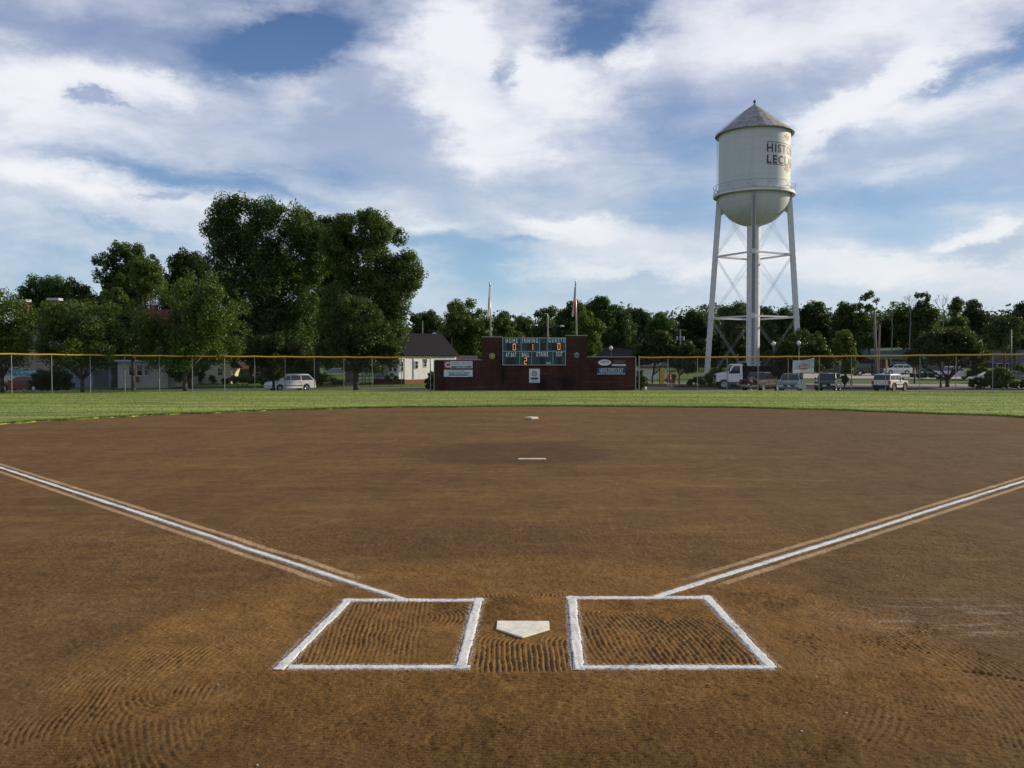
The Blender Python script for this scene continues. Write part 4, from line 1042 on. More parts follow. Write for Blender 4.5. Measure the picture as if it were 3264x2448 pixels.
def leaf_cloud(clumps, n, size, seed, sub=.44, fill=.42, up=.25, spiky=0):
    g = np.random.default_rng(seed)
    n = int(n*1.4); size = size*.80
    C = np.array([c[:3] for c in clumps], float); R = np.array([c[3] for c in clumps], float)
    w = R**2; w /= w.sum()
    cen, rad = [], []
    for c, r in zip(C, R):
        k = max(7, int(15*(r/R.mean())**1.6))
        d = g.normal(size=(k, 3)); d /= np.linalg.norm(d, axis=1)[:, None]
        q = r*(g.uniform(.50, 1.0, k))
        cen.append(c + d*q[:, None]*np.array([1, 1, .88])); rad.append(np.full(k, r*sub)*g.uniform(.55, 1.25, k))
    cen, rad = np.concatenate(cen), np.concatenate(rad)
    ww = rad**2; ww /= ww.sum()
    i = g.choice(len(cen), n, p=ww)
    d = g.normal(size=(n, 3)); d /= np.linalg.norm(d, axis=1)[:, None]
    d[:, 2] += up*.5
    rr = rad[i]*np.where(g.random(n) < fill, g.random(n)**.5, g.uniform(.80, 1.12, n))
    p = cen[i] + d*rr[:, None]
    if spiky: p[:, 2] += spiky*np.abs(g.normal(size=n))*rad[i]
    nrm = d*.55 + np.array([0, 0, .45]) + g.normal(size=(n, 3))*.55; nrm /= np.linalg.norm(nrm, axis=1)[:, None]
    t = np.cross(nrm, g.normal(size=(n, 3))); t /= np.linalg.norm(t, axis=1)[:, None]; b = np.cross(nrm, t)
    s = size*g.uniform(.55, 1.25, n)[:, None]
    v = np.stack([p+t*s*.62, p+b*s*.36+nrm*s*.08, p-t*s*.62, p-b*s*.36+nrm*s*.08], 1).reshape(-1, 3)
    return v, np.arange(4*n).reshape(-1, 4)
def limbs(mb, base, h0, r0, targets, seed=0, lean=0, flare=1.5):
    g = random.Random(seed)
    fork = Vector((lean, 0, h0))
    mb.path([base, base+Vector((0, 0, h0*.12)), Vector((lean*.4, 0, h0*.5)), fork], [r0*flare, r0*1.05, r0*.92, r0*.85], 9)
    for (x, y, z, r) in targets:
        T = fork.lerp(Vector((x, y, z)), .82); mid = fork.lerp(T, .45) + Vector((g.uniform(-.1, .1)*r, g.uniform(-.1, .1)*r, -.12*r))
        rr = r0*g.uniform(.35, .55)
        mb.path([fork - Vector((0, 0, r0)), mid, T], [rr*1.2, rr*.7, rr*.25], 6)
        for _ in range(3):
            e = T + Vector((g.uniform(-1, 1), g.uniform(-1, 1), g.uniform(-.3, .6)))*r*.35
            mb.path([mid.lerp(T, .5), e], [rr*.4, rr*.10], 5)
def tree(label, px_base, Y, clumps_px, n, size, leaf='maple', trunk_r=.25, fork_py=None, seed=1, group=None, depth=1.0, bark=None, name='broadleaf_tree', cat='tree', spiky=0, sub=.46, dz=0, fill=.42):
    """clumps_px: (px, py, radius in px) outlines measured in the photograph, given real distance, size and depth"""
    B = G(px_base, Y, dz - .03); t = thing(name, label, cat, B, 0, group); g = random.Random(seed)
    pts = []
    w = (max(c[0] for c in clumps_px)-min(c[0] for c in clumps_px))*Y/F_PX/2 + .5
    for (px, py, r) in clumps_px:
        q = P(px, py, Y)-B; rr = r*Y/F_PX
        k = 2 if len(clumps_px) > 5 else 3
        for i in range(k):
            dy = g.uniform(-.75, .75)*w*depth*(1 if k > 1 else 0)*math.sqrt(max(0, 1-min(1, abs(q.x)/(w+.01))**2)*.9+.1)
            s_ = 1+dy/Y
            pts.append((q.x*s_, dy, q.z*s_ if False else q.z, rr*g.uniform(.85, 1.0)))
    v, f = leaf_cloud(pts, n, size, seed, spiky=spiky, sub=sub, fill=fill)
    np_mesh('crown', v, f, LM[leaf], t)
    zs = [p[2]-p[3] for p in pts]
    h0 = max(.3, min(zs)*.9) if fork_py is None else max(.3, P(px_base, fork_py, Y).z-B.z)
    mb = MB(); tg = sorted(pts, key=lambda p: g.random())[:min(9, len(pts))]
    limbs(mb, Vector((0, 0, -.1)), h0, trunk_r, tg, seed)
    mb.build('trunk', bark or M_BARK, t, smooth=True)
    return t
def fillc(outline, n, rmin, rmax, seed):
    """fills a px outline polygon with clumps"""
    g = random.Random(seed); xs_ = [p[0] for p in outline]; ys_ = [p[1] for p in outline]; out = []
    def inside(x, y):
        c = False; m = len(outline); j = m-1
        for i in range(m):
            xi, yi = outline[i]; xj, yj = outline[j]
            if (yi > y) != (yj > y) and x < (xj-xi)*(y-yi)/(yj-yi)+xi: c = not c
            j = i
        return c
    def edged(x, y, r): return all(inside(x+r*.8*math.cos(a), y+r*.8*math.sin(a)) for a in [k*math.pi/4 for k in range(8)])
    for _ in range(n*60):
        if len(out) >= n: break
        r = g.uniform(rmin, rmax); x = g.uniform(min(xs_), max(xs_)); y = g.uniform(min(ys_), max(ys_))
        if edged(x, y, r) and all(math.hypot(x-a, y-b) > .33*(r+c) for a, b, c in out): out.append((x, y, r))
    return out
# --- street trees just behind the left fence
GS = 'young street trees behind the left fence'
tree('half seen bright street tree at the far left edge behind the fence', 6, 68, [(0,960,45),(60,1000,48),(-50,1000,60),(20,1060,60),(80,1080,40),(10,1130,55),(-60,1100,60),(70,1140,35),(100,1020,26)], 15000, .20, 'maple', .16, 1200, 21, GS, spiky=.2)
tree('round dense street tree whose trunk forks low, left of the three-window cottage', 262, 67, [(200,1000,42),(255,985,40),(310,1005,42),(160,1060,45),(225,1060,60),(300,1060,55),(350,1080,42),(150,1110,40),(210,1130,45),(290,1130,50),(355,1125,36),(250,1165,34),(320,1170,28),(190,1020,40)], 24000, .19, 'maple', .15, 1205, 22, GS)
tree('tall street tree with spiky upright shoots, trunk lit on its right side', 590, 71, [(480,925,24),(520,950,34),(610,935,34),(650,900,22),(683,884,16),(665,870,9),(690,868,9),(520,905,12),(560,918,14),(475,905,10),(735,930,16),(770,1000,16),(690,950,42),(750,985,30),(560,1010,52),(640,1010,55),(720,1040,50),(770,1050,24),(470,1050,45),(540,1090,55),(620,1100,55),(700,1110,45),(470,1120,40),(600,1160,40),(520,1160,34),(690,1160,26),(440,1000,26)], 34000, .20, 'maple', .19, 1190, 23, GS, spiky=.5, bark=M_BARK)
tree('low spreading bronze-tipped street tree in front of the white minivan', 872, 78, [(850,1095,26),(905,1090,26),(810,1115,30),(870,1125,38),(930,1120,32),(980,1140,26),(775,1140,24),(830,1155,30),(900,1160,32),(960,1165,24),(870,1195,22),(905,1190,20)], 17000, .21, 'bronze', .13, 1200, 24, GS)
tree('upright street tree with a thick trunk left of the white clapboard house', 1135, 82, [(1105,955,22),(1135,985,34),(1170,990,30),(1085,1010,34),(1150,1040,44),(1205,1010,26),(1055,1050,34),(1105,1075,44),(1180,1085,42),(1230,1060,30),(1040,1110,30),(1090,1130,38),(1160,1140,40),(1225,1130,38),(1265,1110,26),(1050,1160,26),(1120,1180,26),(1200,1175,28),(1250,1160,24)], 30000, .22, 'bronze', .27, 1180, 25, GS, spiky=.35)
# --- the two giants and their neighbours
o1 = [(640,740),(655,690),(690,670),(735,628),(800,625),(860,622),(900,640),(950,660),(1000,665),(1050,700),(1075,780),(1065,900),(1040,1010),(1030,1130),(980,1180),(800,1180),(690,1160),(660,1050),(660,900),(655,820)]
tree('huge dark oak-like tree, taller of the two giants behind the minivan', 850, 128, fillc(o1, 95, 24, 62, 5), 120000, .34, 'oak', .75, 1090, 31, depth=.55, sub=.40, fill=.35)
o2 = [(1030,720),(1090,668),(1130,650),(1190,655),(1250,690),(1285,740),(1320,800),(1350,850),(1345,900),(1320,955),(1300,1010),(1320,1100),(1300,1160),(1180,1185),(1060,1180),(1020,1050),(1020,850)]
tree('second giant tree, lighter on its right side, rising beside the white clapboard house', 1116, 108, fillc(o2, 90, 20, 50, 6), 105000, .28, 'maple', .62, 1130, 32, depth=.6, sub=.40, bark=M_BARKP, fill=.32)
o3 = [(285,830),(310,810),(345,775),(400,765),(450,770),(490,800),(495,850),(500,1000),(460,1080),(350,1080),(310,1000),(310,905)]
tree('tall tree with sky showing through its left branches, left of the giants', 400, 150, fillc(o3, 40, 16, 44, 7), 36000, .42, 'oak', .5, 1090, 33, sub=.36)
o4 = [(510,835),(560,800),(590,780),(630,790),(650,830),(670,860),(690,1000),(660,1100),(540,1100),(505,1000)]
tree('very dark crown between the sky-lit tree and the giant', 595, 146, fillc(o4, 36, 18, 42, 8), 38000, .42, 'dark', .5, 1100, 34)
tree('sunlit yellow-green tree top peeping between the two dark crowns', 470, 140, [(450,850,28),(485,860,26),(430,880,26),(500,900,30),(460,910,34)], 9000, .34, 'bright', .3, 1100, 35)
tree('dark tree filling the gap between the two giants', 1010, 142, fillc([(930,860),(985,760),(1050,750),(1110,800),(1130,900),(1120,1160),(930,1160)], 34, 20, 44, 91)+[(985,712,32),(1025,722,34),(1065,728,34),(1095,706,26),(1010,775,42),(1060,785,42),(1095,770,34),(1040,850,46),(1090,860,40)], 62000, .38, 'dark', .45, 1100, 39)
tree('dark tree added to shade the cottage end, between the spiky street tree and the cream house', 600, 99, fillc([(520,1080),(560,1040),(650,1040),(690,1090),(690,1165),(640,1215),(540,1215)], 24, 16, 34, 92), 24000, .28, 'dark', .3, 1170, 40)  # added tree, keeps the sun off the cottage's right-hand wall
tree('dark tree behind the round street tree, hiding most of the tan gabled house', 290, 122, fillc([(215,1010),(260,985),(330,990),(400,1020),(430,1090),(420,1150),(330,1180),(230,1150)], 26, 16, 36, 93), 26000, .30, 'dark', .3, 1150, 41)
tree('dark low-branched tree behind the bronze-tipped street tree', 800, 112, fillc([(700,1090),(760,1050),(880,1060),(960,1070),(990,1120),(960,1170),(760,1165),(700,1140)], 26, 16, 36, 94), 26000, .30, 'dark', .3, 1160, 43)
tree('dark tree in front of the red-roofed house, between two street trees', 425, 93, fillc([(365,1000),(400,975),(455,990),(485,1040),(480,1120),(440,1150),(375,1140),(355,1060)], 22, 14, 28, 95), 22000, .24, 'dark', .2, 1150, 44)
tree('distant rounded tree above the grey gabled house', 145, 150, [(140,905,34),(180,915,30),(100,930,34),(150,950,44),(205,950,30),(80,965,30),(190,990,40),(120,1000,44)], 17000, .40, 'oak', .35, 1100, 36)
tree('small distant tree on the skyline left of the tall sky-lit tree', 250, 150, [(230,915,26),(260,930,26),(290,960,26),(240,960,32),(275,990,32),(220,1000,30)], 10000, .36, 'maple', .3, 1100, 37)
tree('light green low tree in front of the tall sky-lit tree', 360, 96, [(330,950,24),(370,940,26),(405,960,22),(350,985,30),(400,1000,24),(310,990,22),(420,1010,18)], 11000, .25, 'bright', .2, 1150, 38)
# --- trees behind the brick wall and to the right (skyline measured)
GB = 'trees on the skyline behind the field'
sk = [
 ('small tree just right of the giants behind the roof of the white house', 1355, 150, [(1330,1015,22),(1365,1010,24),(1390,1035,24),(1345,1050,28),(1320,1080,26),(1380,1080,30)], 9000, 'far'),
 ('big round tree behind the street light left of the scoreboard', 1480, 128, fillc([(1405,1010),(1430,965),(1480,948),(1530,955),(1565,1000),(1570,1100),(1560,1180),(1400,1180),(1385,1080)], 26, 18, 40, 9), 30000, 'maple'),
 ('tree right behind the left flagpole', 1600, 130, fillc([(1560,1010),(1590,980),(1625,990),(1655,1030),(1670,1080),(1670,1160),(1560,1160)], 16, 14, 32, 10), 16000, 'maple'),
 ('low grey-green tree above the middle of the scoreboard', 1680, 190, fillc([(1625,1030),(1660,1005),(1700,1010),(1730,1040),(1735,1120),(1630,1120)], 14, 13, 28, 11), 9000, 'pale'),
 ('airy pale tree beside the pole above the scoreboard', 1745, 170, [(1715,1005,14),(1735,1000,18),(1760,995,18),(1740,1040,28),(1715,1060,24),(1775,1050,28),(1760,1090,34)], 9000, 'pale'),
 ('tree with spiky dark top behind the right flagpole', 1815, 150, fillc([(1765,990),(1790,960),(1825,950),(1865,955),(1885,1000),(1895,1120),(1760,1120)], 18, 14, 34, 12), 17000, 'oak'),
 ('tallest dark tree right of the right flagpole', 1930, 160, fillc([(1865,965),(1900,945),(1930,938),(1965,950),(2000,990),(2030,1040),(2040,1150),(1880,1150)], 24, 16, 36, 13), 24000, 'oak'),
 ('light green poplar-shaped tree standing behind the right brick tower', 1880, 106, fillc([(1835,1010),(1870,985),(1905,1000),(1925,1060),(1935,1180),(1830,1180)], 18, 13, 30, 14), 19000, 'bright'),
 ('feathery tree top right of the tallest dark tree', 2035, 190, [(2010,1000,18),(2040,1005,20),(2065,1015,18),(2030,1040,26),(2075,1050,24)], 7000, 'far'),
 ('dark tree behind the acorn lamp', 2110, 165, fillc([(2060,1020),(2090,990),(2120,1000),(2150,1030),(2160,1130),(2050,1130)], 15, 14, 30, 15), 12000, 'oak'),
 ('tree on the skyline left of the water tower', 2215, 190, fillc([(2150,1020),(2180,985),(2205,990),(2240,995),(2270,1000),(2290,1040),(2290,1130),(2150,1130)], 18, 14, 30, 16), 12000, 'dark'),
 ('pale sunlit tree seen between the legs of the water tower', 2345, 170, fillc([(2290,990),(2315,955),(2355,948),(2395,965),(2400,1040),(2400,1120),(2290,1120)], 18, 14, 30, 17), 14000, 'pale'),
 ('slim green tree low between the left leg and the pipe of the water tower', 2360, 128, fillc([(2320,1070),(2350,1030),(2385,1050),(2400,1120),(2395,1190),(2310,1190)], 12, 12, 26, 18), 10000, 'bronze'),
 ('dark tree behind the right half of the water tower', 2450, 180, fillc([(2400,985),(2430,965),(2480,985),(2510,950),(2540,945),(2545,1050),(2540,1140),(2400,1140)], 20, 14, 32, 19), 17000, 'oak'),
 ('wide dark tree just right of the water tower', 2600, 190, fillc([(2540,975),(2570,955),(2620,960),(2655,975),(2680,1020),(2690,1130),(2540,1130)], 20, 14, 32, 20), 16000, 'dark'),
 ('rounded tree left of the thin two-stemmed tree', 2700, 180, fillc([(2650,985),(2680,950),(2715,945),(2735,970),(2745,1060),(2745,1150),(2650,1150)], 18, 14, 30, 21), 14000, 'far'),
 ('thin airy tree with its crown on a bare stem', 2770, 175, [(2755,950,12),(2775,940,14),(2790,960,10),(2745,975,12),(2768,985,16),(2750,1015,24),(2775,1040,24),(2760,1080,30)], 6500, 'oak'),
 ('low dark tree mass behind the tall wooden pole', 2830, 185, fillc([(2780,1040),(2800,1010),(2850,1005),(2890,1010),(2900,1120),(2780,1120)], 14, 14, 28, 23), 12000, 'dark'),
 ('uneven thin-topped tree left of the bare branches', 2880, 180, [(2850,970,10),(2880,975,14),(2895,990,14),(2870,1010,24),(2905,1020,24),(2880,1060,34),(2920,1060,28)], 9000, 'oak'),
 ('airy tall tree on the skyline between the bare treetops', 2945, 175, [(2935,940,13),(2955,945,15),(2960,970,16),(2935,970,16),(2925,1000,24),(2960,1010,28),(2945,1050,36)], 9000, 'far'),
 ('tree on the skyline right of the bare treetop', 3045, 180, fillc([(3005,1000),(3030,950),(3055,950),(3075,985),(3090,1060),(3085,1130),(3000,1130)], 16, 13, 28, 25), 12000, 'oak'),
 ('rounded tree on the skyline at the right, before the gap', 3115, 185, fillc([(3070,990),(3095,955),(3125,955),(3140,1000),(3165,1010),(3175,1060),(3175,1140),(3070,1140)], 18, 13, 28, 26), 12000, 'dark'),
 ('dark rounded tree at the right edge of the photo', 3235, 160, fillc([(3175,985),(3200,960),(3240,955),(3300,950),(3320,1020),(3320,1130),(3180,1130),(3170,1040)], 18, 16, 34, 27), 15000, 'dark'),
 ('mid green tree in front of the dark one at the right edge', 3200, 140, fillc([(3130,1030),(3170,1010),(3220,1000),(3264,1020),(3280,1090),(3200,1115),(3130,1110)], 14, 14, 26, 28), 10000, 'far'),
]
for i, (lab, px, Y, cl, n, lf) in enumerate(sk):
    tree(lab, px, Y, cl, int(n*1.5), .0022*Y, lf, .22, 1120, 100+i, GB, depth=.8)
# --- nearer ornamental trees on the right
GR = 'ornamental trees behind the right fence'
tree('bronze-leaved crab apple tree right behind the end of the brick wall', 2080, 112, fillc([(2010,1110),(2040,1070),(2090,1055),(2140,1065),(2160,1120),(2150,1170),(2060,1165),(2020,1160)], 18, 14, 28, 41), 17000, .26, 'bronze', .12, 1195, 41, GR)
tree('low spreading crab apple tree with a leaning stem, left of the water tower', 2165, 109, fillc([(2120,1120),(2160,1085),(2210,1080),(2250,1120),(2265,1160),(2240,1195),(2150,1195),(2120,1165)], 16, 13, 26, 42), 15000, .26, 'bronze', .10, 1195, 42, GR)
tree('broad dark bronze tree hiding the right leg of the water tower', 2550, 104, fillc([(2430,1160),(2460,1110),(2520,1060),(2560,1035),(2600,1060),(2640,1100),(2650,1150),(2640,1195),(2440,1195)], 26, 15, 32, 43), 27000, .25, 'bronze', .16, 1190, 43, GR)
tree('light green upright tree beside the grey shed-like sign', 2695, 108, fillc([(2645,1110),(2665,1050),(2690,1030),(2715,1070),(2725,1130),(2735,1180),(2700,1200),(2650,1195)], 18, 12, 26, 44), 17000, .25, 'bright', .13, 1195, 44, GR)
tree('large bronze-green shade tree with low forking limbs beside the white pickup', 3020, 101, fillc([(2880,1120),(2920,1090),(2960,1050),(3000,1040),(3060,1050),(3110,1080),(3140,1110),(3150,1150),(3120,1170),(3040,1165),(2960,1175),(2890,1170)], 34, 16, 34, 45), 34000, .25, 'bronze', .24, 1205, 45, GR)
# bare dead treetops
def bare(label, px, Y, py_top, spread, seed):
    B = G(px, Y, -.1); t = thing('bare_tree', label, 'tree', B, 0, 'leafless trees on the right skyline'); g = random.Random(seed); mb = MB()
    H = P(px, py_top, Y).z-B.z
    def br(p, d, L, r, k):
        if k == 0 or r < .008: return
        q = p + d*L; mb.tube(p, q, r, r*.7, 5, False)
        for _ in range(3 if k > 1 else 2):
            e = (d + Vector((g.uniform(-1, 1), g.uniform(-1, 1), g.uniform(-.1, .7)))*spread).normalized(); br(q, e, L*g.uniform(.55, .8), r*.6, k-1)
    mb.tube((0, 0, 0), (.3, 0, H*.62), .16, .09, 7); br(Vector((.3, 0, H*.60)), Vector((0, 0, 1)), H*.14, .085, 5)
    mb.build('trunk', mat('dead_wood', (.19, .18, .17), .9), t)
bare('leafless pale treetop above the dark trees, left of the airy tall tree', 2895, 172, 935, .75, 3)
bare('leafless fan-shaped treetop between the airy tall tree and the skyline tree right of it', 3000, 172, 938, .6, 8)
bare('broken leafless snag beside the tall wooden pole', 2838, 172, 985, .5, 12)

# --- bushes, hedges and ornamental plants
def bush(label, px, Y, cl, n, size, leaf, seed, name='shrub', cat='shrub', group='shrubs and hedges behind the fence', sub=.34, dz=0.05):
    B = G(px, Y, dz); t = thing(name, label, cat, B, 0, group); g = random.Random(seed); pts = []
    for (a, b_, r) in cl:
        q = P(a, b_, Y)-B; rr = r*Y/F_PX
        for k in range(2): pts.append((q.x, g.uniform(-.6, .6)*rr*1.2, q.z, rr*.95))
    v, f = leaf_cloud(pts, n, size, seed, sub=sub); v[:, 2] = np.maximum(v[:, 2], .0)
    np_mesh('foliage', v, f, LM[leaf], t)
    mb = MB(); zt_0 = max(.25, np.mean([p[2] for p in pts]))
    for p in pts[:6]: mb.tube((p[0]*.35, p[1]*.3, -.1), (p[0], p[1], max(.15, p[2])), .035, .012, 5)
    mb.build('stem', M_BARK, t); return t
bush('big dark bush in front of the grey gabled house beside the tarped boat', 165, 78, [(130,1200,26),(165,1190,26),(200,1200,26),(115,1225,24),(150,1225,28),(190,1225,28),(220,1225,20)], 12000, .14, 'dark', 51)
bush('dark clipped bush touching the left end of the brick wall', 1374, 77.5, [(1374,1195,12),(1368,1215,13),(1382,1210,14),(1366,1232,11),(1380,1232,13)], 7000, .10, 'dark', 52)
bush('dark clipped bush touching the right end of the brick wall', 2042, 77.5, [(2042,1190,11),(2038,1205,14),(2050,1210,13),(2036,1228,14),(2052,1230,12)], 7000, .10, 'oak', 53)
bush('tall rounded shrub at the foot of the left leg of the water tower', 2285, 104.5, [(2285,1190,18),(2262,1203,16),(2305,1200,18),(2320,1212,14),(2270,1220,14),(2298,1220,16),(2250,1220,10)], 9000, .17, 'maple', 54)
bush('low dark mounded hedge left of the tall rounded shrub', 2215, 105.5, [(2200,1218,10),(2218,1212,12),(2236,1212,13),(2196,1224,8),(2240,1223,9)], 5000, .15, 'dark', 55)
bush('small bright yellow-green shrub in front of the tall rounded shrub', 2300, 103, [(2297,1213,7),(2303,1220,7),(2292,1222,6)], 1800, .13, 'yellow', 56)
bush('yellow-green shrub below the white truck cab', 2342, 101.5, [(2330,1205,10),(2348,1208,12),(2358,1212,9),(2338,1220,12)], 3600, .15, 'bright', 57)
bush('dark clipped ball of topiary beside the silver-grey estate car', 2692, 99, [(2690,1205,13),(2696,1210,13),(2690,1216,11)], 6000, .11, 'dark', 58, sub=.22)
bush('long low hedge at the edge of the far car park', 2950, 124, [(2910,1197,8),(2930,1196,9),(2950,1196,9),(2970,1197,9),(2990,1198,9),(3010,1200,8)], 6500, .19, 'maple', 59)
bush('bright feathery mounded shrub at the right, in front of a parked car', 3180, 97, [(3160,1195,18),(3190,1190,20),(3215,1200,16),(3145,1215,16),(3180,1220,24),(3215,1222,18),(3235,1218,10)], 14000, .17, 'bright', 60)
bush('dark low clipped hedge left of the bright feathery shrub', 3105, 96, [(3100,1218,12),(3120,1216,14),(3140,1222,14),(3098,1230,10),(3125,1234,12)], 7000, .13, 'dark', 61)
bush('dark low hedge at the right edge of the photo', 3255, 95, [(3235,1226,12),(3258,1224,14),(3285,1224,16),(3310,1224,16)], 8000, .14, 'dark', 62)
bush('dark tall shrub between the white pickup and the bright feathery shrub', 3115, 122, [(3105,1172,14),(3120,1165,16),(3100,1190,14),(3122,1190,16),(3135,1180,12)], 6500, .20, 'oak', 63)
bush('rounded shrub near the right edge in front of the terraced houses', 3240, 130, [(3235,1175,10),(3250,1172,12),(3262,1180,12),(3240,1190,12),(3225,1188,8)], 5000, .2, 'maple', 64)
bush('clump of tan ornamental grass behind the person in orange', 2143, 108, [(2135,1200,8),(2148,1200,8),(2130,1213,8),(2145,1214,9)], 4500, .15, 'grassy', 65)
bush('dark bushes along the front of the white clapboard house', 1245, 104, [(1235,1203,9),(1250,1195,7),(1262,1205,8),(1240,1212,8)], 3500, .15, 'oak', 66)
bush('tangle of shrubs by the foot of the pale forked trunk', 1070, 103, [(1040,1205,16),(1065,1215,13),(1085,1218,11),(1020,1215,14),(1100,1222,7)], 6000, .17, 'oak', 67)
bush('overgrown green shrubs in front of the blue-grey house', 770, 101, [(745,1210,14),(775,1208,14),(800,1212,13),(720,1215,12),(830,1212,15)], 7500, .17, 'maple', 68)
bush('dark shrubs behind the white minivan', 900, 104, [(860,1190,18),(900,1180,22),(940,1185,22),(980,1190,22),(1010,1205,18),(880,1215,18),(920,1215,18),(960,1215,18)], 13000, .19, 'dark', 69)
bush('dark undergrowth below the spiky street tree', 610, 112, [(560,1190,18),(600,1200,16),(640,1205,14),(680,1208,14)], 6000, .19, 'dark', 70)
# the wooded rise behind everything: a far wood reads as one mass
g = np.random.default_rng(77); cl = []
for k in range(460):
    px = g.uniform(-250, 3550); Y = g.uniform(205, 260); q = G(px, Y); top = g.uniform(1008, 1065) if px < 1950 else g.uniform(982, 1030)
    h = P(px, top, Y).z - q.z; cl.append((q.x, q.y, q.z+h*.6, max(3, h*.42))); cl.append((q.x+g.uniform(-4, 4), q.y, q.z+h*.25, max(3, h*.40)))
v, f = leaf_cloud(cl, 190000, 1.05, 78, sub=.45)
tag(np_mesh('far_wood', v, f, LM['far']), 'far wood filling the gaps low behind the nearer trees', 'wood', kind='stuff')
# ---------------------------------------------------------------- buildings
M_GLASS = mat('window_glass', (.015, .020, .024), .08, spec=.8)
M_TRIM = mat('trim_white', (.60, .61, .60), .6)
def siding_mat(name, c, pitch=.24):
    if name in MATS: return MATS[name]
    m = bpy.data.materials.new(name); m.use_nodes = True; MATS[name] = m; t = m.node_tree; b = NB(t); p = t.nodes['Principled BSDF']
    co = b.n('ShaderNodeTexCoord').outputs['Object']; sep = b.n('ShaderNodeSeparateXYZ'); b.link(co, sep.inputs[0])
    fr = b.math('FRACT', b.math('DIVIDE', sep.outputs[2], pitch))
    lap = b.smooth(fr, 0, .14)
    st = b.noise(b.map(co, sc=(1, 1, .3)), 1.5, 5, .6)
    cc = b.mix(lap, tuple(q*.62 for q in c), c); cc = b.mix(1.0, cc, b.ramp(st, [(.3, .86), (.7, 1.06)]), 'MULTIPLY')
    b.link(cc, p.inputs['Base Color']); p.inputs['Roughness'].default_value = .65
    bp = b.n('ShaderNodeBump'); bp.inputs['Strength'].default_value = .6; bp.inputs['Distance'].default_value = .02; b.link(fr, bp.inputs['Height']); b.link(bp.outputs[0], p.inputs['Normal'])
    return m
def shingle(name, c): return mat(name, tuple(q*.7 for q in c), .95, spec=.08, noise=.22, nscale=5, bump=.5, bscale=14)
def window(parent, c, w, h, wall='y', mull=1, sgn=-1, frame=M_TRIM):
    """window on a wall facing -y (wall='y') or +-x (wall='x'); c is its centre on the wall plane"""
    e = .07; fr = MB(); gl = MB()
    def bx(m, a0, a1, z0, z1, d0, d1):
        if wall == 'y': m.box(c[0]+a0, c[0]+a1, *sorted((c[1]+sgn*d0, c[1]+sgn*d1)), c[2]+z0, c[2]+z1)
        else: m.box(*sorted((c[0]+sgn*d0, c[0]+sgn*d1)), c[1]+a0, c[1]+a1, c[2]+z0, c[2]+z1)
    bx(fr, -w/2-e, -w/2, -h/2-e, h/2+e, .001, .06); bx(fr, w/2, w/2+e, -h/2-e, h/2+e, .001, .06)
    bx(fr, -w/2, w/2, h/2, h/2+e, .001, .06); bx(fr, -w/2, w/2, -h/2-e, -h/2, .001, .08)
    if mull: bx(fr, -w/2, w/2, -.025, .025, .002, .04)
    o = fr.build('window', frame, parent); bx(gl, -w/2+.001, w/2-.001, -h/2+.001, h/2-.001, .001, .018); gl.build('pane', M_GLASS, o)
def gable_house(name, label, loc, rot, w, d, hw, hr, wall_m, roof_m, axis='x', over=.35, base=None, group=None, z0=-.3):
    """w along x, d along y; ridge along `axis`; origin at the middle of the base"""
    t = thing(name, label, 'house', loc, rot, group)
    m = MB()
    if axis == 'x': m.prism([(-d/2, z0), (d/2, z0), (d/2, hw), (0, hr), (-d/2, hw)], 'x', -w/2, w/2)
    else: m.prism([(-w/2, z0), (w/2, z0), (w/2, hw), (0, hr), (-w/2, hw)], 'y', -d/2, d/2)
    m.build('wall', wall_m, t)
    half = d/2 if axis == 'x' else w/2; ln = w/2 if axis == 'x' else d/2; sl = (hr-hw)/half; th = .16
    r = MB(); e = over; pr = [(-half-e, hw-e*sl+.02), (0, hr+.02), (half+e, hw-e*sl+.02), (half+e, hw-e*sl+.02+th), (0, hr+.02+th*1.2), (-half-e, hw-e*sl+.02+th)]
    r.prism(pr, axis if axis == 'x' else 'y', -ln-e, ln+e); r.build('roof', roof_m, t)
    if base:
        MB().box(-w/2-.02, w/2+.02, -d/2-.02, d/2+.02, z0-.3, base).build('foundation', mat('foundation_brick', (.22, .10, .06), .9, noise=.2), t)
    return t
# white clapboard house behind the left end of the brick wall: a corner at px 1290 faces the field
Yh = 108; hb = P(1290, 1213, Yh)
M_SID = siding_mat('white_clapboard', (.82, .83, .82))
rh = math.radians(45)
hw_ = P(1290, 1130, Yh).z - hb.z; hr_ = P(1290, 1066, Yh+3).z - hb.z
c_, s_ = math.cos(rh), math.sin(rh)
Wd, Dp = 8.5, 6.4
t = gable_house('clapboard_house', 'white clapboard house with dark grey roof half hidden by the brick wall', (0, 0, 0), rh, Wd, Dp, hw_, hr_, M_SID, shingle('charcoal_shingle', (.034, .034, .040)), 'x', .3, base=.12)
# corner (-w/2,-d/2) sits at px 1290
t.location = Vector((hb.x, Yh, hb.z)) - Vector((c_*(-Wd/2) - s_*(-Dp/2), s_*(-Wd/2) + c_*(-Dp/2), 0))
for x, z, w, h in ((-Wd/2+1.85, 1.95, .42, .85), (-Wd/2+3.25, 2.05, .42, .62), (-Wd/2+5.2, 1.95, .5, .9)): window(t, (x, -Dp/2, z), w, h)
bay = MB(); bay.prism([(-1.9, -.25), (-1.35, -1.0), (-.15, -1.0), (.25, 0), (-1.9, 0)], 'z', .25, 2.75)
MB().box(-Wd/2-.9, -Wd/2-.001, -Dp/2+.02, -Dp/2+2.2, .2, 2.70).build('bay', M_SID, t)
for q in (.7, 1.7): window(t, (-Wd/2-.9, -Dp/2+q, 1.7), .55, 1.1, 'x', 1, -1)
window(t, (-Wd/2-.45, -Dp/2+.02, 1.7), .45, 1.1, 'y', 1, -1)
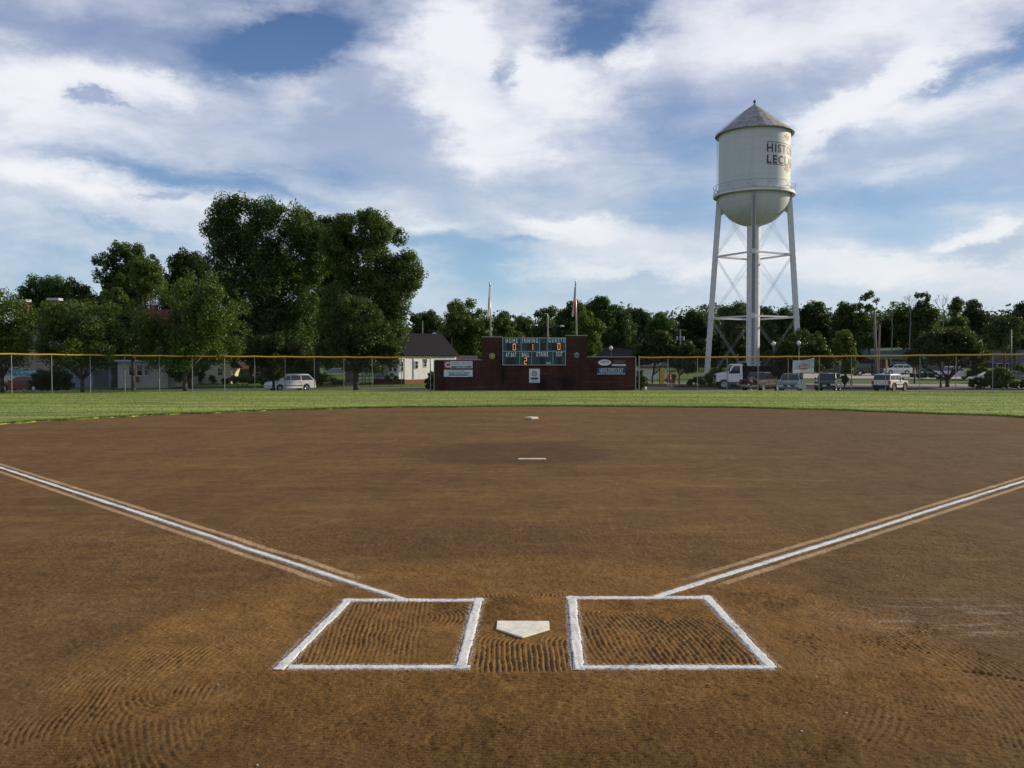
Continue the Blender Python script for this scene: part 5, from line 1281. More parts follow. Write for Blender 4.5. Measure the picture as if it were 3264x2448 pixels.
MB().box(-Wd/2-1.0, -Wd/2+.02, -Dp/2-.08, -Dp/2+2.3, 2.701, 2.85).build('bay_roof', M_TRIM, t)
window(t, (-Wd/2, 1.6, 1.75), .6, 1.1, 'x', 1, -1)
MB().box(-Wd/2-.06, -Wd/2-.002, -Dp/2-.06, -Dp/2+.0, .2, hw_-.1).build('corner_board', M_TRIM, t)
MB().tube((-Wd/2+1.35, -Dp/2-.05, .2), (-Wd/2+1.35, -Dp/2-.05, hw_-.2), .04).build('downpipe', M_GALV, t)
pr = MB(); pr.box(-Wd/2-4.2, -Wd/2-.95, -Dp/2+3.0, -Dp/2+4.4, .45, .60)
for k in range(14): pr.box(-Wd/2-4.1+k*.23, -Wd/2-4.06+k*.23, -Dp/2+3.0, -Dp/2+3.04, .6, 1.45)
pr.box(-Wd/2-4.2, -Wd/2-.95, -Dp/2+2.98, -Dp/2+3.06, 1.45, 1.52); pr.box(-Wd/2-4.25, -Wd/2-4.12, -Dp/2+2.96, -Dp/2+3.1, -.3, 2.6)
pr.build('porch', mat('porch_grey', (.20, .20, .19), .8), t)
MB().tube((-1.2, .9, hr_-.8), (-1.2, .9, hr_+2.3), .10, .10, 8).build('vent_pipe', mat('pale_pipe', (.45, .42, .36), .7), t)
# low roof seen right of it
gable_house('low_outbuilding', 'low grey-brown roof just showing above the left wing of the brick wall', G(1430, 118), .2, 7, 5, 2.4, P(1420, 1138, 118).z-zg(118), M_SID, shingle('taupe_shingle', (.13, .11, .11)), 'x')
# cottage with three windows
Yc = 100; cb = P(450, 1232, Yc)
M_CREAM = siding_mat('pale_cream_siding', (.46, .45, .40), .5)
hc = P(450, 1152, Yc).z-cb.z
t = thing('cottage', 'pale cottage with a row of three windows and a wall air conditioner', 'house', (X(455, Yc), Yc, cb.z), 0)
wx0, wx1 = X(375, Yc)-X(455, Yc), X(535, Yc)-X(455, Yc)
MB().box(wx0, wx1, 0, 4, -.3, hc).build('wall', M_CREAM, t)
MB().prism([(-.5, hc), (4.5, hc), (4.5, hc+.18), (2, hc+1.2), (-.5, hc+.18)], 'x', wx0-.4, wx1+.4).build('roof', shingle('brown_shingle', (.07, .055, .05)), t)
MB().box(wx0-.42, wx1+.42, -.55, -.51, hc-.02, hc+.16).build('gutter', M_TRIM, t)
for px in (421, 446, 470): window(t, (X(px, Yc)-X(455, Yc), 0, (P(px, 1180, Yc).z-cb.z)), .62, 1.15)
MB().box(X(424, Yc)-X(455, Yc), X(441, Yc)-X(455, Yc), -.35, -.001, .55, 1.1).build('air_conditioner', mat('rusty_metal', (.16, .09, .06), .7, noise=.3), t, bevel=.03)
# big red-roofed house behind the cottage
Yr = 118; rb = zg(Yr)
t = gable_house('tall_house', 'tall house with red roof and white-capped chimney behind the three-window cottage', (X(455, Yr), Yr+4, rb), 0, 7.0, 7, P(0, 1075, Yr).z-rb, P(0, 990, Yr+3).z-rb, siding_mat('white_siding_far', (.5, .52, .54)), mat('red_tile', (.16, .035, .030), .85, noise=.25), 'x')
for px, py in ((440, 1085), (478, 1088), (470, 1130), (430, 1125)): window(t, (X(px, Yr)-X(455, Yr), -3.5, P(px, py, Yr).z-rb), .7, 1.4)
MB().box(-.5, .4, -.4, .5, P(0, 1000, Yr).z-rb, P(0, 972, Yr+3).z-rb).build('chimney', mat('red_brick_plain', (.17, .045, .035), .9, noise=.2), t)
MB().box(-.6, .5, -.5, .6, P(0, 972, Yr+3).z-rb, P(0, 966, Yr+3).z-rb).build('chimney_cap', mat('chimney_cap_grey', (.42, .45, .5), .7), t)
# grey gabled house, far left
Yg = 105; gb = P(0, 1225, Yg).z
M_TAN2 = mat('tan_stucco', (.30, .255, .225), .85, noise=.08)
t = thing('gabled_house', 'large tan house with steep slate-blue roof and two brick chimneys at the far left', 'house', (X(130, Yg), Yg, gb), 0)
xa, xb = X(94, Yg)-X(130, Yg), X(330, Yg)-X(130, Yg); hh = P(0, 1072, Yg).z-gb; ht = P(0, 975, Yg+4).z-gb; xm = (xa+xb)/2
MB().prism([(xa, -.3), (xb, -.3), (xb, hh), (xm, ht), (xa, hh)], 'y', 0, 8).build('wall', M_TAN2, t)
MB().box(xa-4.5, xa-.002, 1.5, 7.5, -.3, hh*.62).build('side_wing', M_TAN2, t)
sl = (ht-hh)/(xm-xa)
MB().prism([(xa-.8, hh-.8*sl), (xm, ht), (xb+.8, hh-.8*sl), (xb+.8, hh-.8*sl+.25), (xm, ht+.3), (xa-.8, hh-.8*sl+.25)], 'y', -.5, 8.5).build('roof', shingle('slate_blue', (.060, .068, .095)), t)
MB().prism([(xa-5.2, hh*.62-.1), (xa-.85, hh*1.25), (xa-.85, hh*1.25+.22), (xa-5.2, hh*.62+.12)], 'y', 1.2, 7.8).build('wing_roof', shingle('slate_blue', (.060, .068, .095)), t)
for px, py in ((70, 955), (172, 951)):
    x = X(px, Yg+3)-X(130, Yg); zt0 = P(px, py, Yg+3).z-gb
    MB().box(x-.55, x+.55, 3, 3.9, hh, zt0-.25).build('chimney', mat('red_brick_plain', (.17, .045, .035), .9), t)
    MB().box(x-.75, x+.75, 2.9, 4.0, zt0-.249, zt0+.05).build('chimney_cap', mat('chimney_cap_grey', (.42, .45, .5), .7), t)
for px, py in ((112, 1105), (60, 1192), (30, 1190), (200, 1180), (250, 1180)): window(t, (X(px, Yg)-X(130, Yg), (0 if px > 90 else 1.5), P(px, py, Yg).z-gb), .8, 1.3)
# cream house with lean-to
Yk = 112; kb = P(0, 1215, Yk).z
t = gable_house('cream_house', 'sunlit cream house wall and lean-to shed behind the spiky street tree', (X(690, Yk), Yk+3, kb), 0, 3.8, 6, P(0, 1165, Yk).z-kb, P(0, 1125, Yk+2).z-kb, mat('cream_wall', (.60, .55, .40), .8, noise=.1), shingle('brown_shingle', (.07, .055, .05)), 'y')
MB().prism([(-3.2, 0), (-1.901, 0), (-1.901, 1.9), (-3.2, 1.2)], 'y', -3, 1).build('lean_to', mat('weathered_wood', (.14, .115, .095), .9, noise=.3), t)
window(t, (.5, -3, 1.2), .6, .8)
# blue-grey house with orange-brown roof
Yb = 116; bb = P(0, 1212, Yb).z
t = gable_house('bluegrey_house', 'low blue-grey house with orange-brown roof behind the overgrown shrubs', (X(790, Yb), Yb+3, bb), 0, 8.2, 6, P(0, 1176, Yb).z-bb, P(0, 1146, Yb+3).z-bb, siding_mat('blue_grey_siding', (.10, .155, .20)), mat('orange_shingle', (.24, .12, .07), .9, noise=.2), 'x')
window(t, (1.2, -3, 1.0), .8, .8)
# pale garage between cottage and cream house
t = gable_house('pale_garage', 'small pale outbuilding between the three-window cottage and the cream house', G(580, 108), 0, 2.6, 4, 1.9, 2.7, M_CREAM, shingle('brown_shingle', (.07, .055, .05)), 'x')
window(t, (-.5, -2, 1.1), .5, 1.0)
# blue-grey garage behind the forked street tree
t = gable_house('blue_garage', 'blue-grey garage wall behind the forked trunk of the round street tree', (X(275, 101), 104, P(0, 1232, 101).z), 0, 6.2, 5, P(0, 1160, 101).z-P(0, 1232, 101).z, P(0, 1135, 103).z-P(0, 1232, 101).z, siding_mat('dim_blue_siding', (.16, .21, .27)), shingle('slate_blue', (.060, .068, .095)), 'x')
MB().box(.6, 2.3, -2.56, -2.501, 0, 1.9).build('garage_door', mat('dark_door', (.07, .08, .10), .7), t)
# pale blue car-port canopy behind the pale trunk
t = thing('carport', 'pale blue carport canopy behind the pale forked trunk', 'carport', G(1110, 112), 0)
MB().box(-2.8, 2.6, -1.5, 2, 1.35, 1.9).build('canopy', mat('carport_blue', (.40, .48, .56), .6), t)
mb = MB()
for x in (-2.6, 2.4):
    for y in (-1.3, 1.8): mb.tube((x, y, -.2), (x, y, 1.35), .05)
mb.build('supports', M_GALV, t)
# white clapboard building right of the brick wall
Yw = 125; wb = P(0, 1207, Yw).z
t = gable_house('white_cabin', 'sunlit white clapboard building seen under the crab apple tree right of the brick wall', (X(2063, Yw), Yw+2.5, wb), .35, 4.6, 5, P(0, 1168, Yw).z-wb, P(0, 1140, Yw+2).z-wb, siding_mat('bright_clapboard', (.78, .76, .66)), shingle('grey_shingle_b', (.10, .10, .11)), 'x')
window(t, (1.4, -2.5, .9), .4, .7)
t = gable_house('dark_gable_shed', 'dark grey gable seen behind the acorn lamp above the right wing of the brick wall', G(1935, 135), 0, 7, 6, 4.4, P(0, 1105, 135).z-zg(135), mat('dark_wall', (.05, .05, .055), .8), shingle('charcoal_shingle', (.034, .034, .040)), 'y')
# green-roofed brick building
Yq = 175; qb = P(0, 1187, Yq).z
t = gable_house('brick_office', 'low brown brick building with a green roof across the far car park', (X(2890, Yq), Yq+6, qb), .06, 15.5, 12, P(0, 1142, Yq).z-qb, P(0, 1112, Yq+5).z-qb, brick_mat('office_brick', (.15, .075, .05), (.12, .06, .045), (.13, .10, .08)), mat('green_roof', (.10, .17, .145), .7, noise=.08), 'x', .8)
MB().box(-7.9, 8, -6.75, -6.70, P(0, 1146, Yq).z-qb, P(0, 1134, Yq).z-qb).build('fascia', mat('green_fascia', (.09, .15, .13), .6), t)
window(t, (-2.2, -6, 1.2), 3.0, 1.7, mull=0); window(t, (3.5, -6, 1.4), 1.6, 1.4)
# terraced houses, far right
GT = 'terraced brick houses at the far right'
for i, (px, lab, rc) in enumerate(((3120, 'blue-grey roofed terraced house, leftmost of the far right row', (.09, .10, .14)), (3205, 'terraced house with a diagonal grey roof edge in the far right row', (.13, .13, .15)), (3290, 'terraced house at the right edge, largest roof of the row', (.12, .13, .16)))):
    Yt = 205-i*4; tb = P(0, 1182, Yt).z
    t = gable_house('terraced_house', lab, (X(px, Yt), Yt+5, tb), 0, 6.4, 10, P(0, 1155, Yt).z-tb, P(0, 1122-i*2, Yt+5).z-tb, brick_mat('pink_brick', (.24, .17, .15), (.20, .14, .13), (.25, .21, .19)) if 'pink' not in MATS else MATS['pink'], mat(f'terrace_roof_{i}', rc, .8, noise=.1), 'x' if i == 0 else 'y', .4, group=GT)
    MB().box(-2.8, 2.8, -6.3, -5.001, 1.6, 1.75).build('porch_roof', M_TRIM, t, bevel=.03)
    for x in (-1.8, 1.2): window(t, (x, -5, .8), 1.0, 1.2)
    for x in (-2.6, 0, 2.6): MB().tube((x, -6.2, -.2), (x, -6.2, 1.6), .09).build('porch_post', M_TRIM, t)

# ---------------------------------------------------------------- poles, lamps
M_WOOD = mat('pole_wood', (.20, .165, .135), .95, noise=.25, nscale=3)
def pole(label, px, Y, py_top, r=.13, m=None, px_top=None, name='utility_pole', cat='utility pole', group='wooden and steel poles behind the fence'):
    B = G(px, Y); t = thing(name, label, cat, B, 0, group); T = P(px_top or px, py_top, Y)-B
    MB().tube((0, 0, -.3), T, r, r*.75, 10).build('pole', m or M_WOOD, t, smooth=True); return t, T
def cobra(t, T, dx, drop=.0, rise=.15):
    m = MB().path([T-Vector((0, 0, .45+drop)), T+Vector((dx*.5, 0, -.3-drop+rise)), T+Vector((dx, 0, -.25-drop+rise))], [.04, .035, .03], 6); m.build('lamp_arm', M_GALV, t)
    c = T+Vector((dx+math.copysign(.3, dx), 0, -.28-drop+rise))
    MB().ball(c, .36, 14, 8, .36).build('lamp_head', mat('lamp_head_white', (.66, .72, .76), .3), t, smooth=True)
t, T = pole('plain pale pole rising behind the roof of the white clapboard house', 1347, 124, 1022, .11, mat('pale_pole', (.42, .36, .28), .8))
t, T = pole('slim street light pole with a long arm pointing left, left of the brick wall', 1440, 126, 1060, .10); cobra(t, T, -2.2)
t, T = pole('grey pole above the scoreboard with a street light reaching right', 1746, 135, 1008, .12, mat('grey_pole', (.34, .32, .29), .85)); cobra(t, T, 1.9, drop=1.4)
t, T = pole('utility pole with a cross arm and three grey transformers left of the water tower', 2168, 150, 1050, .16)
MB().bar(T+Vector((-1.0, 0, -.15)), T+Vector((1.0, 0, -.15)), .12, .12).build('cross_arm', M_WOOD, t)
for dx in (-.55, 0, .55): MB().tube(T+Vector((dx, -.2, -1.9)), T+Vector((dx, -.2, -1.2)), .17, n=10).build('transformer', mat('transformer_grey', (.30, .36, .42), .5), t)
t, T = pole('tall weathered wooden pole with a street light arm in the far car park', 2795, 126, 992, .21, px_top=2787); cobra(t, T, -2.3)
t, T = pole('shorter wooden pole directly beside the tall weathered pole', 2800, 140, 1035, .15, px_top=2804)
t, T = pole('dark steel flood-light pole at the right edge', 3222, 118, 1050, .17, mat('dark_green_steel', (.03, .05, .045), .6))
t, T = pole('short dark post standing in the grass left of the big shade tree', 2915, 112, 1172, .10, M_SBLK)
t, T = pole('yellow marker post next to the white crossover', 2826, 118, 1147, .10, mat('post_yellow', (.55, .33, .08), .7))
def acorn(label, px, Y, py_lamp, s=1.0):
    B = G(px, Y); t = thing('acorn_lamp', label, 'street lamp', B, 0, 'acorn-shaped street lamps'); T = P(px, py_lamp, Y)-B; k = 13/F_PX*Y*s
    MB().tube((0, 0, -.2), (0, 0, T.z-k), .07, .05, 10).lathe([(.14, 0), (.12, .5), (.07, .8)], 12).build('post', mat('black_lamp_post', (.02, .025, .022), .5, .3), t, smooth=True)
    MB().lathe([(.02, -k*1.05), (k*.45, -k), (k*.75, -k*.35), (k*.85, k*.15), (k*.55, k*.55), (k*.2, k*.9), (.02, k*1.1)], 16, (0, 0, T.z)).build('globe', mat('frosted_globe', (.72, .74, .74), .25), t, smooth=True)
acorn('acorn street lamp above the right wing of the brick wall', 1947, 112, 1109, .55)
acorn('acorn street lamp hanging in view right of the water tower pipe', 2465, 100, 1095, .6)
acorn('acorn street lamp low in the leaves beside the right leg of the water tower', 2545, 99, 1093, .6)
acorn('small acorn street lamp beside the light green upright tree', 2714, 108, 1149, .55)
acorn('green acorn lamp standard with a flared base left of the big shade tree', 2999, 99, 1120, .6)
# red and white notice board, grey box sign, banner, placard
t = thing('notice_sign', 'small red and white notice on a post in front of the light green upright tree', 'sign', G(2677, 101), 0)
MB().tube((0, 0, -.1), (0, 0, P(0, 1150, 101).z-zg(101)), .04).build('post', M_GALV, t)
zc = P(0, 1157, 101).z-zg(101); MB().box(-.16, .16, -.05, -.02, zc-.27, zc+.27).build('board', mat('notice_tan', (.42, .32, .25), .6), t)
for k in range(3): MB().box(-.13, .13, -.056, -.0505, zc-.18+k*.16, zc-.12+k*.16).build('stripe', M_SRED, t)
t = thing('stone_marker', 'dark grey arched monument sign behind the dark estate car', 'monument sign', G(2668, 104), 0)
h = P(0, 1165, 104).z-zg(104); MB().prism([(-.32, 0), (.32, 0), (.32, h*.8), (.22, h*.95), (0, h), (-.22, h*.95), (-.32, h*.8)], 'y', -.12, .12).build('slab', mat('slate_grey', (.07, .085, .10), .7), t, bevel=.02)
t = thing('yellow_panel', 'tall yellow panel beside a black post right of the white clapboard building', 'panel', G(2111, 107), 0)
h1 = P(0, 1172, 107).z-zg(107); MB().prism([(-.25, .1), (.15, .1), (.30, .9), (.32, h1-.2), (.1, h1), (-.25, h1)], 'y', -.10, .10).build('panel', mat('yellow_paint', (.58, .42, .03), .6, noise=.12), t, bevel=.02)
MB().tube((-.35, 0, -.1), (-.35, 0, P(0, 1166, 107).z-zg(107)), .045).build('post', M_SBLK, t)
# banner hung on the fence
Yn = fence_y(2560)+.08
c0, c1, c2, c3 = P(2527, 1148.5, Yn), P(2594.5, 1140.5, Yn), P(2594.5, 1188, Yn), P(2526, 1190, Yn); o0 = (c0+c2)/2
t = thing('fence_banner', 'pale blue banner with a red oval tied to the right fence', 'banner', o0, 0)
def bpt(u, v_, off=0):
    p = c0.lerp(c1, u).lerp(c3.lerp(c2, u), v_)-o0; p.z -= .10*math.sin(math.pi*u)*(1-v_)*.8; p.y += .03*math.sin(u*11)*math.sin(v_*5)+off; return p
def bmesh_patch(u0, u1, v0, v1, off, name, m, nu=20, nv=10, mask=None):
    mb = MB(); ids = {}
    vs = [bpt(u0+(u1-u0)*i/nu, v0+(v1-v0)*j/nv, off) for j in range(nv+1) for i in range(nu+1)]
    fs = [(j*(nu+1)+i, j*(nu+1)+i+1, (j+1)*(nu+1)+i+1, (j+1)*(nu+1)+i) for j in range(nv) for i in range(nu)]
    if mask: fs = [f for f in fs if mask(sum(i % (nu+1) for i in f)/4/nu, sum(i//(nu+1) for i in f)/4/nv)]
    o = mb.add(vs, fs).build(name, m, t, smooth=True); md = o.modifiers.new('thickness', 'SOLIDIFY'); md.thickness = .004; return o
bmesh_patch(0, 1, 0, 1, 0, 'cloth', mat('banner_blue', (.42, .49, .57), .6, noise=.25, nscale=3))
bmesh_patch(0.01, .99, .72, .99, -.012, 'white_band', mat('banner_white', (.70, .70, .66), .6, noise=.1))
oval = lambda u, v_: (2*u-1)**2+(2*v_-1)**2 < 1
bmesh_patch(.20, .84, .16, .74, -.018, 'oval_rim', mat('banner_pale', (.42, .42, .46), .6), 40, 26, oval)
bmesh_patch(.24, .80, .34, .72, -.024, 'red_oval', mat('banner_red', (.42, .13, .14), .6, noise=.15), 40, 26, oval)
tx = text_mb('Classic', 1.05, .33, bold=.02, shear=.3)
tx.v = [(x, y-.07, z+.02) for x, y, z in tx.v]; tx.build('lettering', mat('banner_white2', (.60, .56, .56), .6), t)
tx = text_mb('$               . 3', 1.6, .17); tx.v = [(x, y-.06, z-.62) for x, y, z in tx.v]; tx.build('small_print', M_SGRY, t)
MB().tube(bpt(0, 0), P(2518, 1136, Yn)-o0, .008).tube(bpt(1, 0), P(2597, 1137, Yn)-o0, .008).build('cord', M_GALV, t)
Yp = 74.0
B = Vector((X(2557, Yp), Yp, zg(Yp))); t = thing('placard', 'small white yard placard on a short stake in front of the blue-grey crossover', 'sign', B, 0)
zc = P(2557, 1229, Yp).z-B.z; MB().box(-.34, .34, -.015, .015, zc-.25, zc+.25).build('board', mat('placard_white', (.42, .43, .44), .6), t)
MB().tube((-.17, 0, 0), (-.17, 0, zc-.251), .02).build('stake', M_WOOD, t)
# white bag by the bush
B = G(2054, 77.2, .03); t = MB().ball((0, 0, .20), .22, 10, 8, 1.0).box(-.03, .03, -.01, .01, .40, .52).build('white_bag', mat('bag_white', (.65, .66, .62), .7), None, smooth=True); t.location = B; tag(t, 'small white bag on the grass at the foot of the right-hand clipped bush', 'bag')
# ---------------------------------------------------------------- vehicles
def paint(name, c, rough=.25, metal=.0): 
    m = mat(name, c, rough, metal, spec=.6)
    m.node_tree.nodes['Principled BSDF'].inputs['Coat Weight'].default_value = .6; m.node_tree.nodes['Principled BSDF'].inputs['Coat Roughness'].default_value = .06
    return m
M_TYRE = mat('tyre_rubber', (.016, .016, .017), .85); M_RIM = mat('alloy_rim', (.55, .56, .57), .25, .85); M_CGL = mat('car_glass', (.012, .016, .020), .05, spec=.9)
M_PLAST = mat('black_plastic', (.018, .018, .020), .7, spec=.2); M_HL = mat('headlight_glass', (.62, .64, .66), .08, .3); M_TL = mat('tail_light_red', (.42, .02, .018), .2)
M_CHR = mat('chrome', (.6, .6, .6), .12, 1.0); M_TAG = mat('licence_white', (.55, .56, .58), .5)
def poly_area_fix(p): return p
def wheel(parent, x, y, r, w, side, rim=M_RIM):
    t = MB(); t.v = []; prof = [(r*.62, -w/2), (r*.93, -w/2), (r, -w/2+.03), (r, w/2-.03), (r*.93, w/2), (r*.62, w/2)]
    m = MB().lathe(prof, 24); m.v = [(a, c, b) for a, b, c in m.v]       # spin axis along y
    o = m.build('wheel', M_TYRE, parent, smooth=True); o.location = (x, y, r)
    d = MB(); q = side*(w/2-.035)
    d.lathe([(.001, q+side*.012), (r*.14, q+side*.012), (r*.16, q), (r*.50, q), (r*.60, q+side*.02), (r*.64, q+side*.02)], 24); d.v = [(a, c, b) for a, b, c in d.v]
    d2 = d.build('rim', rim, o, smooth=False)
    s = MB()
    for k in range(5):
        a = k*2*math.pi/5; s.bar((r*.12*math.cos(a), q+side*.02, r*.12*math.sin(a)), (r*.6*math.cos(a), q+side*.02, r*.6*math.sin(a)), .03, r*.16)
    s.build('spokes', rim, o)
    return o
def car(name, label, loc, yaw, S, group='cars parked behind the right fence'):
    """S: L W lower(list of x,z front->rear) c wheels(xf,xr,r) cab(list: base front, roof front, roof rear, base rear) pillars, materials"""
    t = thing(name, label, S.get('cat', 'car'), loc, yaw, group)
    L, Wd, c, (xf, xr, r) = S['L'], S['W'], S['c'], S['wheels']; body, low = S['body'], S['lower']; hw = Wd/2
    def arch(xc):
        R = r*1.16; a0 = math.asin(max(-1, min(1, (c-r)/R))); n = 10
        return [(xc+R*math.cos(math.pi-a0-(math.pi-2*a0)*k/n*1.0), r+R*math.sin(math.pi-a0-(math.pi-2*a0)*k/n)) for k in range(n+1)]
    bottom = [(low[-1][0]+.03, c+.08), (low[-1][0]+.12, c)] + arch(xr) + arch(xf) + [(low[0][0]-.12, c), (low[0][0]-.03, c+.08)]
    outl = list(low) + bottom                                  # clockwise-ish closed outline
    n = len(outl); mx, mz = 0, (c+max(z for _, z in low))/2
    def lay(y, k): return [((x-mx)*k[0]+mx, y, (z-mz)*k[1]+mz) for x, z in outl]
    vs = lay(-hw, (.985, .93)) + lay(-hw+.06, (1, 1)) + lay(hw-.06, (1, 1)) + lay(hw, (.985, .93))
    fs = []
    for q in range(3):
        for k in range(n): fs.append((q*n+k, q*n+(k+1) % n, (q+1)*n+(k+1) % n, (q+1)*n+k))
    fs += [tuple(range(n-1, -1, -1)), tuple(range(3*n, 4*n))]
    MB().add(vs, fs).build('body', body, t)
    # dark underside and wheel housings
    MB().box(low[-1][0]+.25, low[0][0]-.25, -hw+.16, hw-.16, c+.02, c+.32).build('underbody', M_PLAST, t)
    # cabin
    bf, rf, rr, br = S['cab']; zb = bf[1]; zt0 = max(rf[1], rr[1]); h0, h1 = hw-.05, hw-S.get('tumble', .20)
    def hwz(z): return h0+(h1-h0)*max(0, min(1, (z-zb)/(zt0-zb)))
    prof = [bf, rf, ((rf[0]*2+rr[0])/3, zt0+.02), ((rf[0]+rr[0]*2)/3, zt0+.02), rr, br]
    m = len(prof); bm_ = [(x, -hwz(z), z) for x, z in prof] + [(x, hwz(z), z) for x, z in prof]
    MB().add(bm_, [tuple(range(m-1, -1, -1)), tuple(range(m, 2*m))]+[(k, (k+1) % m, m+(k+1) % m, m+k) for k in range(m)]).build('cabin', S.get('roof', body), t, bevel=.03)
    # side windows
    z0, z1 = zb+.05, zt0-.11
    fx = lambda z: bf[0]+(rf[0]-bf[0])*(z-zb)/(rf[1]-zb) - .10
    rx = lambda z: br[0]+(rr[0]-br[0])*(z-br[1])/(rr[1]-br[1]) + .10
    ps = S['pillars']; edges = [None]+ps+[None]
    for sd_ in (-1, 1):
        for k in range(len(edges)-1):
            a0 = fx(z0) if edges[k] is None else edges[k]-.035; a1 = fx(z1) if edges[k] is None else edges[k]-.035
            e0 = rx(z0) if edges[k+1] is None else edges[k+1]+.035; e1 = rx(z1) if edges[k+1] is None else edges[k+1]+.035
            y0_, y1_ = sd_*(hwz(z0)+.004), sd_*(hwz(z1)+.004); i_ = sd_*.02
            MB().add([(a0, y0_, z0), (e0, y0_, z0), (e1, y1_, z1), (a1, y1_, z1), (a0, y0_-i_, z0), (e0, y0_-i_, z0), (e1, y1_-i_, z1), (a1, y1_-i_, z1)],
                     [(0,1,2,3),(7,6,5,4),(0,4,5,1),(1,5,6,2),(2,6,7,3),(3,7,4,0)]).build('side_window', M_CGL, t)
    def pane(nm, A, B, off):
        za, zb_ = A[1]+(B[1]-A[1])*.07, A[1]+(B[1]-A[1])*.90; xa, xb_ = A[0]+(B[0]-A[0])*.07+off, A[0]+(B[0]-A[0])*.90+off
        ya, yb = hwz(za)-.07, hwz(zb_)-.07; o2 = -.02 if off > 0 else .02
        MB().add([(xa, -ya, za+.004), (xa, ya, za+.004), (xb_, yb, zb_+.004), (xb_, -yb, zb_+.004), (xa+o2, -ya, za), (xa+o2, ya, za), (xb_+o2, yb, zb_), (xb_+o2, -yb, zb_)],
                 [(0,1,2,3),(7,6,5,4),(0,4,5,1),(1,5,6,2),(2,6,7,3),(3,7,4,0)]).build(nm, M_CGL, t)
    pane('windshield', bf, rf, .02); pane('rear_window', br, rr, -.02)
    for x in (xf, xr):
        for sd_ in (-1, 1): wheel(t, x, sd_*(hw-.115), r, .22, sd_, S.get('rim', M_RIM))
    zf = low[0][1]; zr = low[-1][1]; xF, xR = low[0][0], low[-1][0]
    MB().box(xF-.06, xF+.05, -hw*.82, hw*.82, c+.05, c+.26).build('front_bumper', S.get('bump', body), t, bevel=.03)
    MB().box(xR-.06, xR+.06, -hw*.90, hw*.90, c+.02, c+.27).build('rear_bumper', S.get('bump', body), t, bevel=.03)
    MB().box(xF-.04, xF+.025, -hw*.45, hw*.45, c+.27, zf-.06).build('grille', M_PLAST, t)
    for sd_ in (-1, 1):
        MB().box(xF-.22, xF+.02, *sorted((sd_*hw*.56, sd_*hw*.96)), zf-.20, zf-.04).build('headlight', M_HL, t, bevel=.02)
        tz = S.get('tl', (zr-.35, zr-.02)); MB().box(xR-.03, xR+.10, *sorted((sd_*(hw-.20), sd_*(hw+.006))), *tz).build('taillight', M_TL, t, bevel=.015)
        mz_ = zb+.08; MB().cbox((bf[0]-.28, sd_*(hw+.10), mz_+.06), .16, .20, .15).build('mirror', S.get('mir', body), t, bevel=.03)
        hd = MB()
        for q in (ps[0]-.0,)+tuple(ps[1:2]): hd.box(q+.10, q+.28, *sorted((sd_*(hw+.001), sd_*(hw+.03))), zb-.16, zb-.12)
        hd.build('door_handle', M_PLAST, t)
        if S.get('trim', True): MB().box(xr+r*1.2, xf-r*1.2, *sorted((sd_*(hw+.001), sd_*(hw+.022))), c+.28, c+.34).build('side_moulding', S.get('trimm', M_PLAST), t)
        sm = MB()
        for q in ps[:2]: sm.box(q-.006, q+.006, *sorted((sd_*(hw-.01), sd_*(hw+.003))), c+.12, zb-.03)
        sm.build('door_seams', M_PLAST, t)
    MB().box(xF+.026, xF+.055, -.16, .16, c+.22, c+.36).build('licence_plate', M_TAG, t)
    MB().box(xR-.085, xR-.061, -.16, .16, zr-.45 if zr > .9 else c+.25, (zr-.31) if zr > .9 else c+.38).build('licence_plate', M_TAG, t)
    if S.get('rack'):
        mb = MB()
        for sd_ in (-1, 1): mb.bar((rf[0]-.3, sd_*(h1-.10), zt0+.09), (rr[0]+.2, sd_*(h1-.10), zt0+.09), .03, .03)
        mb.bar((rf[0]-.6, -(h1-.1), zt0+.075), (rf[0]-.6, h1-.1, zt0+.075), .03, .03).bar((rr[0]+.5, -(h1-.1), zt0+.075), (rr[0]+.5, h1-.1, zt0+.075), .03, .03); mb.build('roof_rack', M_PLAST, t)
    return t
WHT = paint('car_white', (.80, .80, .79)); CREAM = paint('car_cream_white', (.66, .65, .58)); SLV = paint('car_blue_grey', (.13, .17, .21), .25, .4); DRK = paint('car_dark_grey', (.045, .050, .058), .22, .4); BLK = paint('car_black', (.010, .010, .013), .15); PLUM = paint('car_dark_plum', (.022, .014, .017), .15)
def road(px, Y, dz=-.01): return G(px, Y, dz)
VAN = dict(L=5.0, W=1.95, c=.24, wheels=(1.55, -1.45, .34), lower=[(2.45, .62), (2.36, .82), (1.95, .98), (1.45, 1.06), (-2.30, 1.10), (-2.45, .98), (-2.48, .55)],
    cab=[(1.55, 1.04), (.62, 1.68), (-1.75, 1.72), (-2.38, 1.08)], pillars=[.28, -.85], body=WHT, rack=True, tumble=.22, tl=(.95, 1.12), cat='van')
car('minivan', 'white minivan parked side-on facing left behind the left fence', road(924, 91), math.radians(180+39), VAN, 'cars parked behind the left fence')
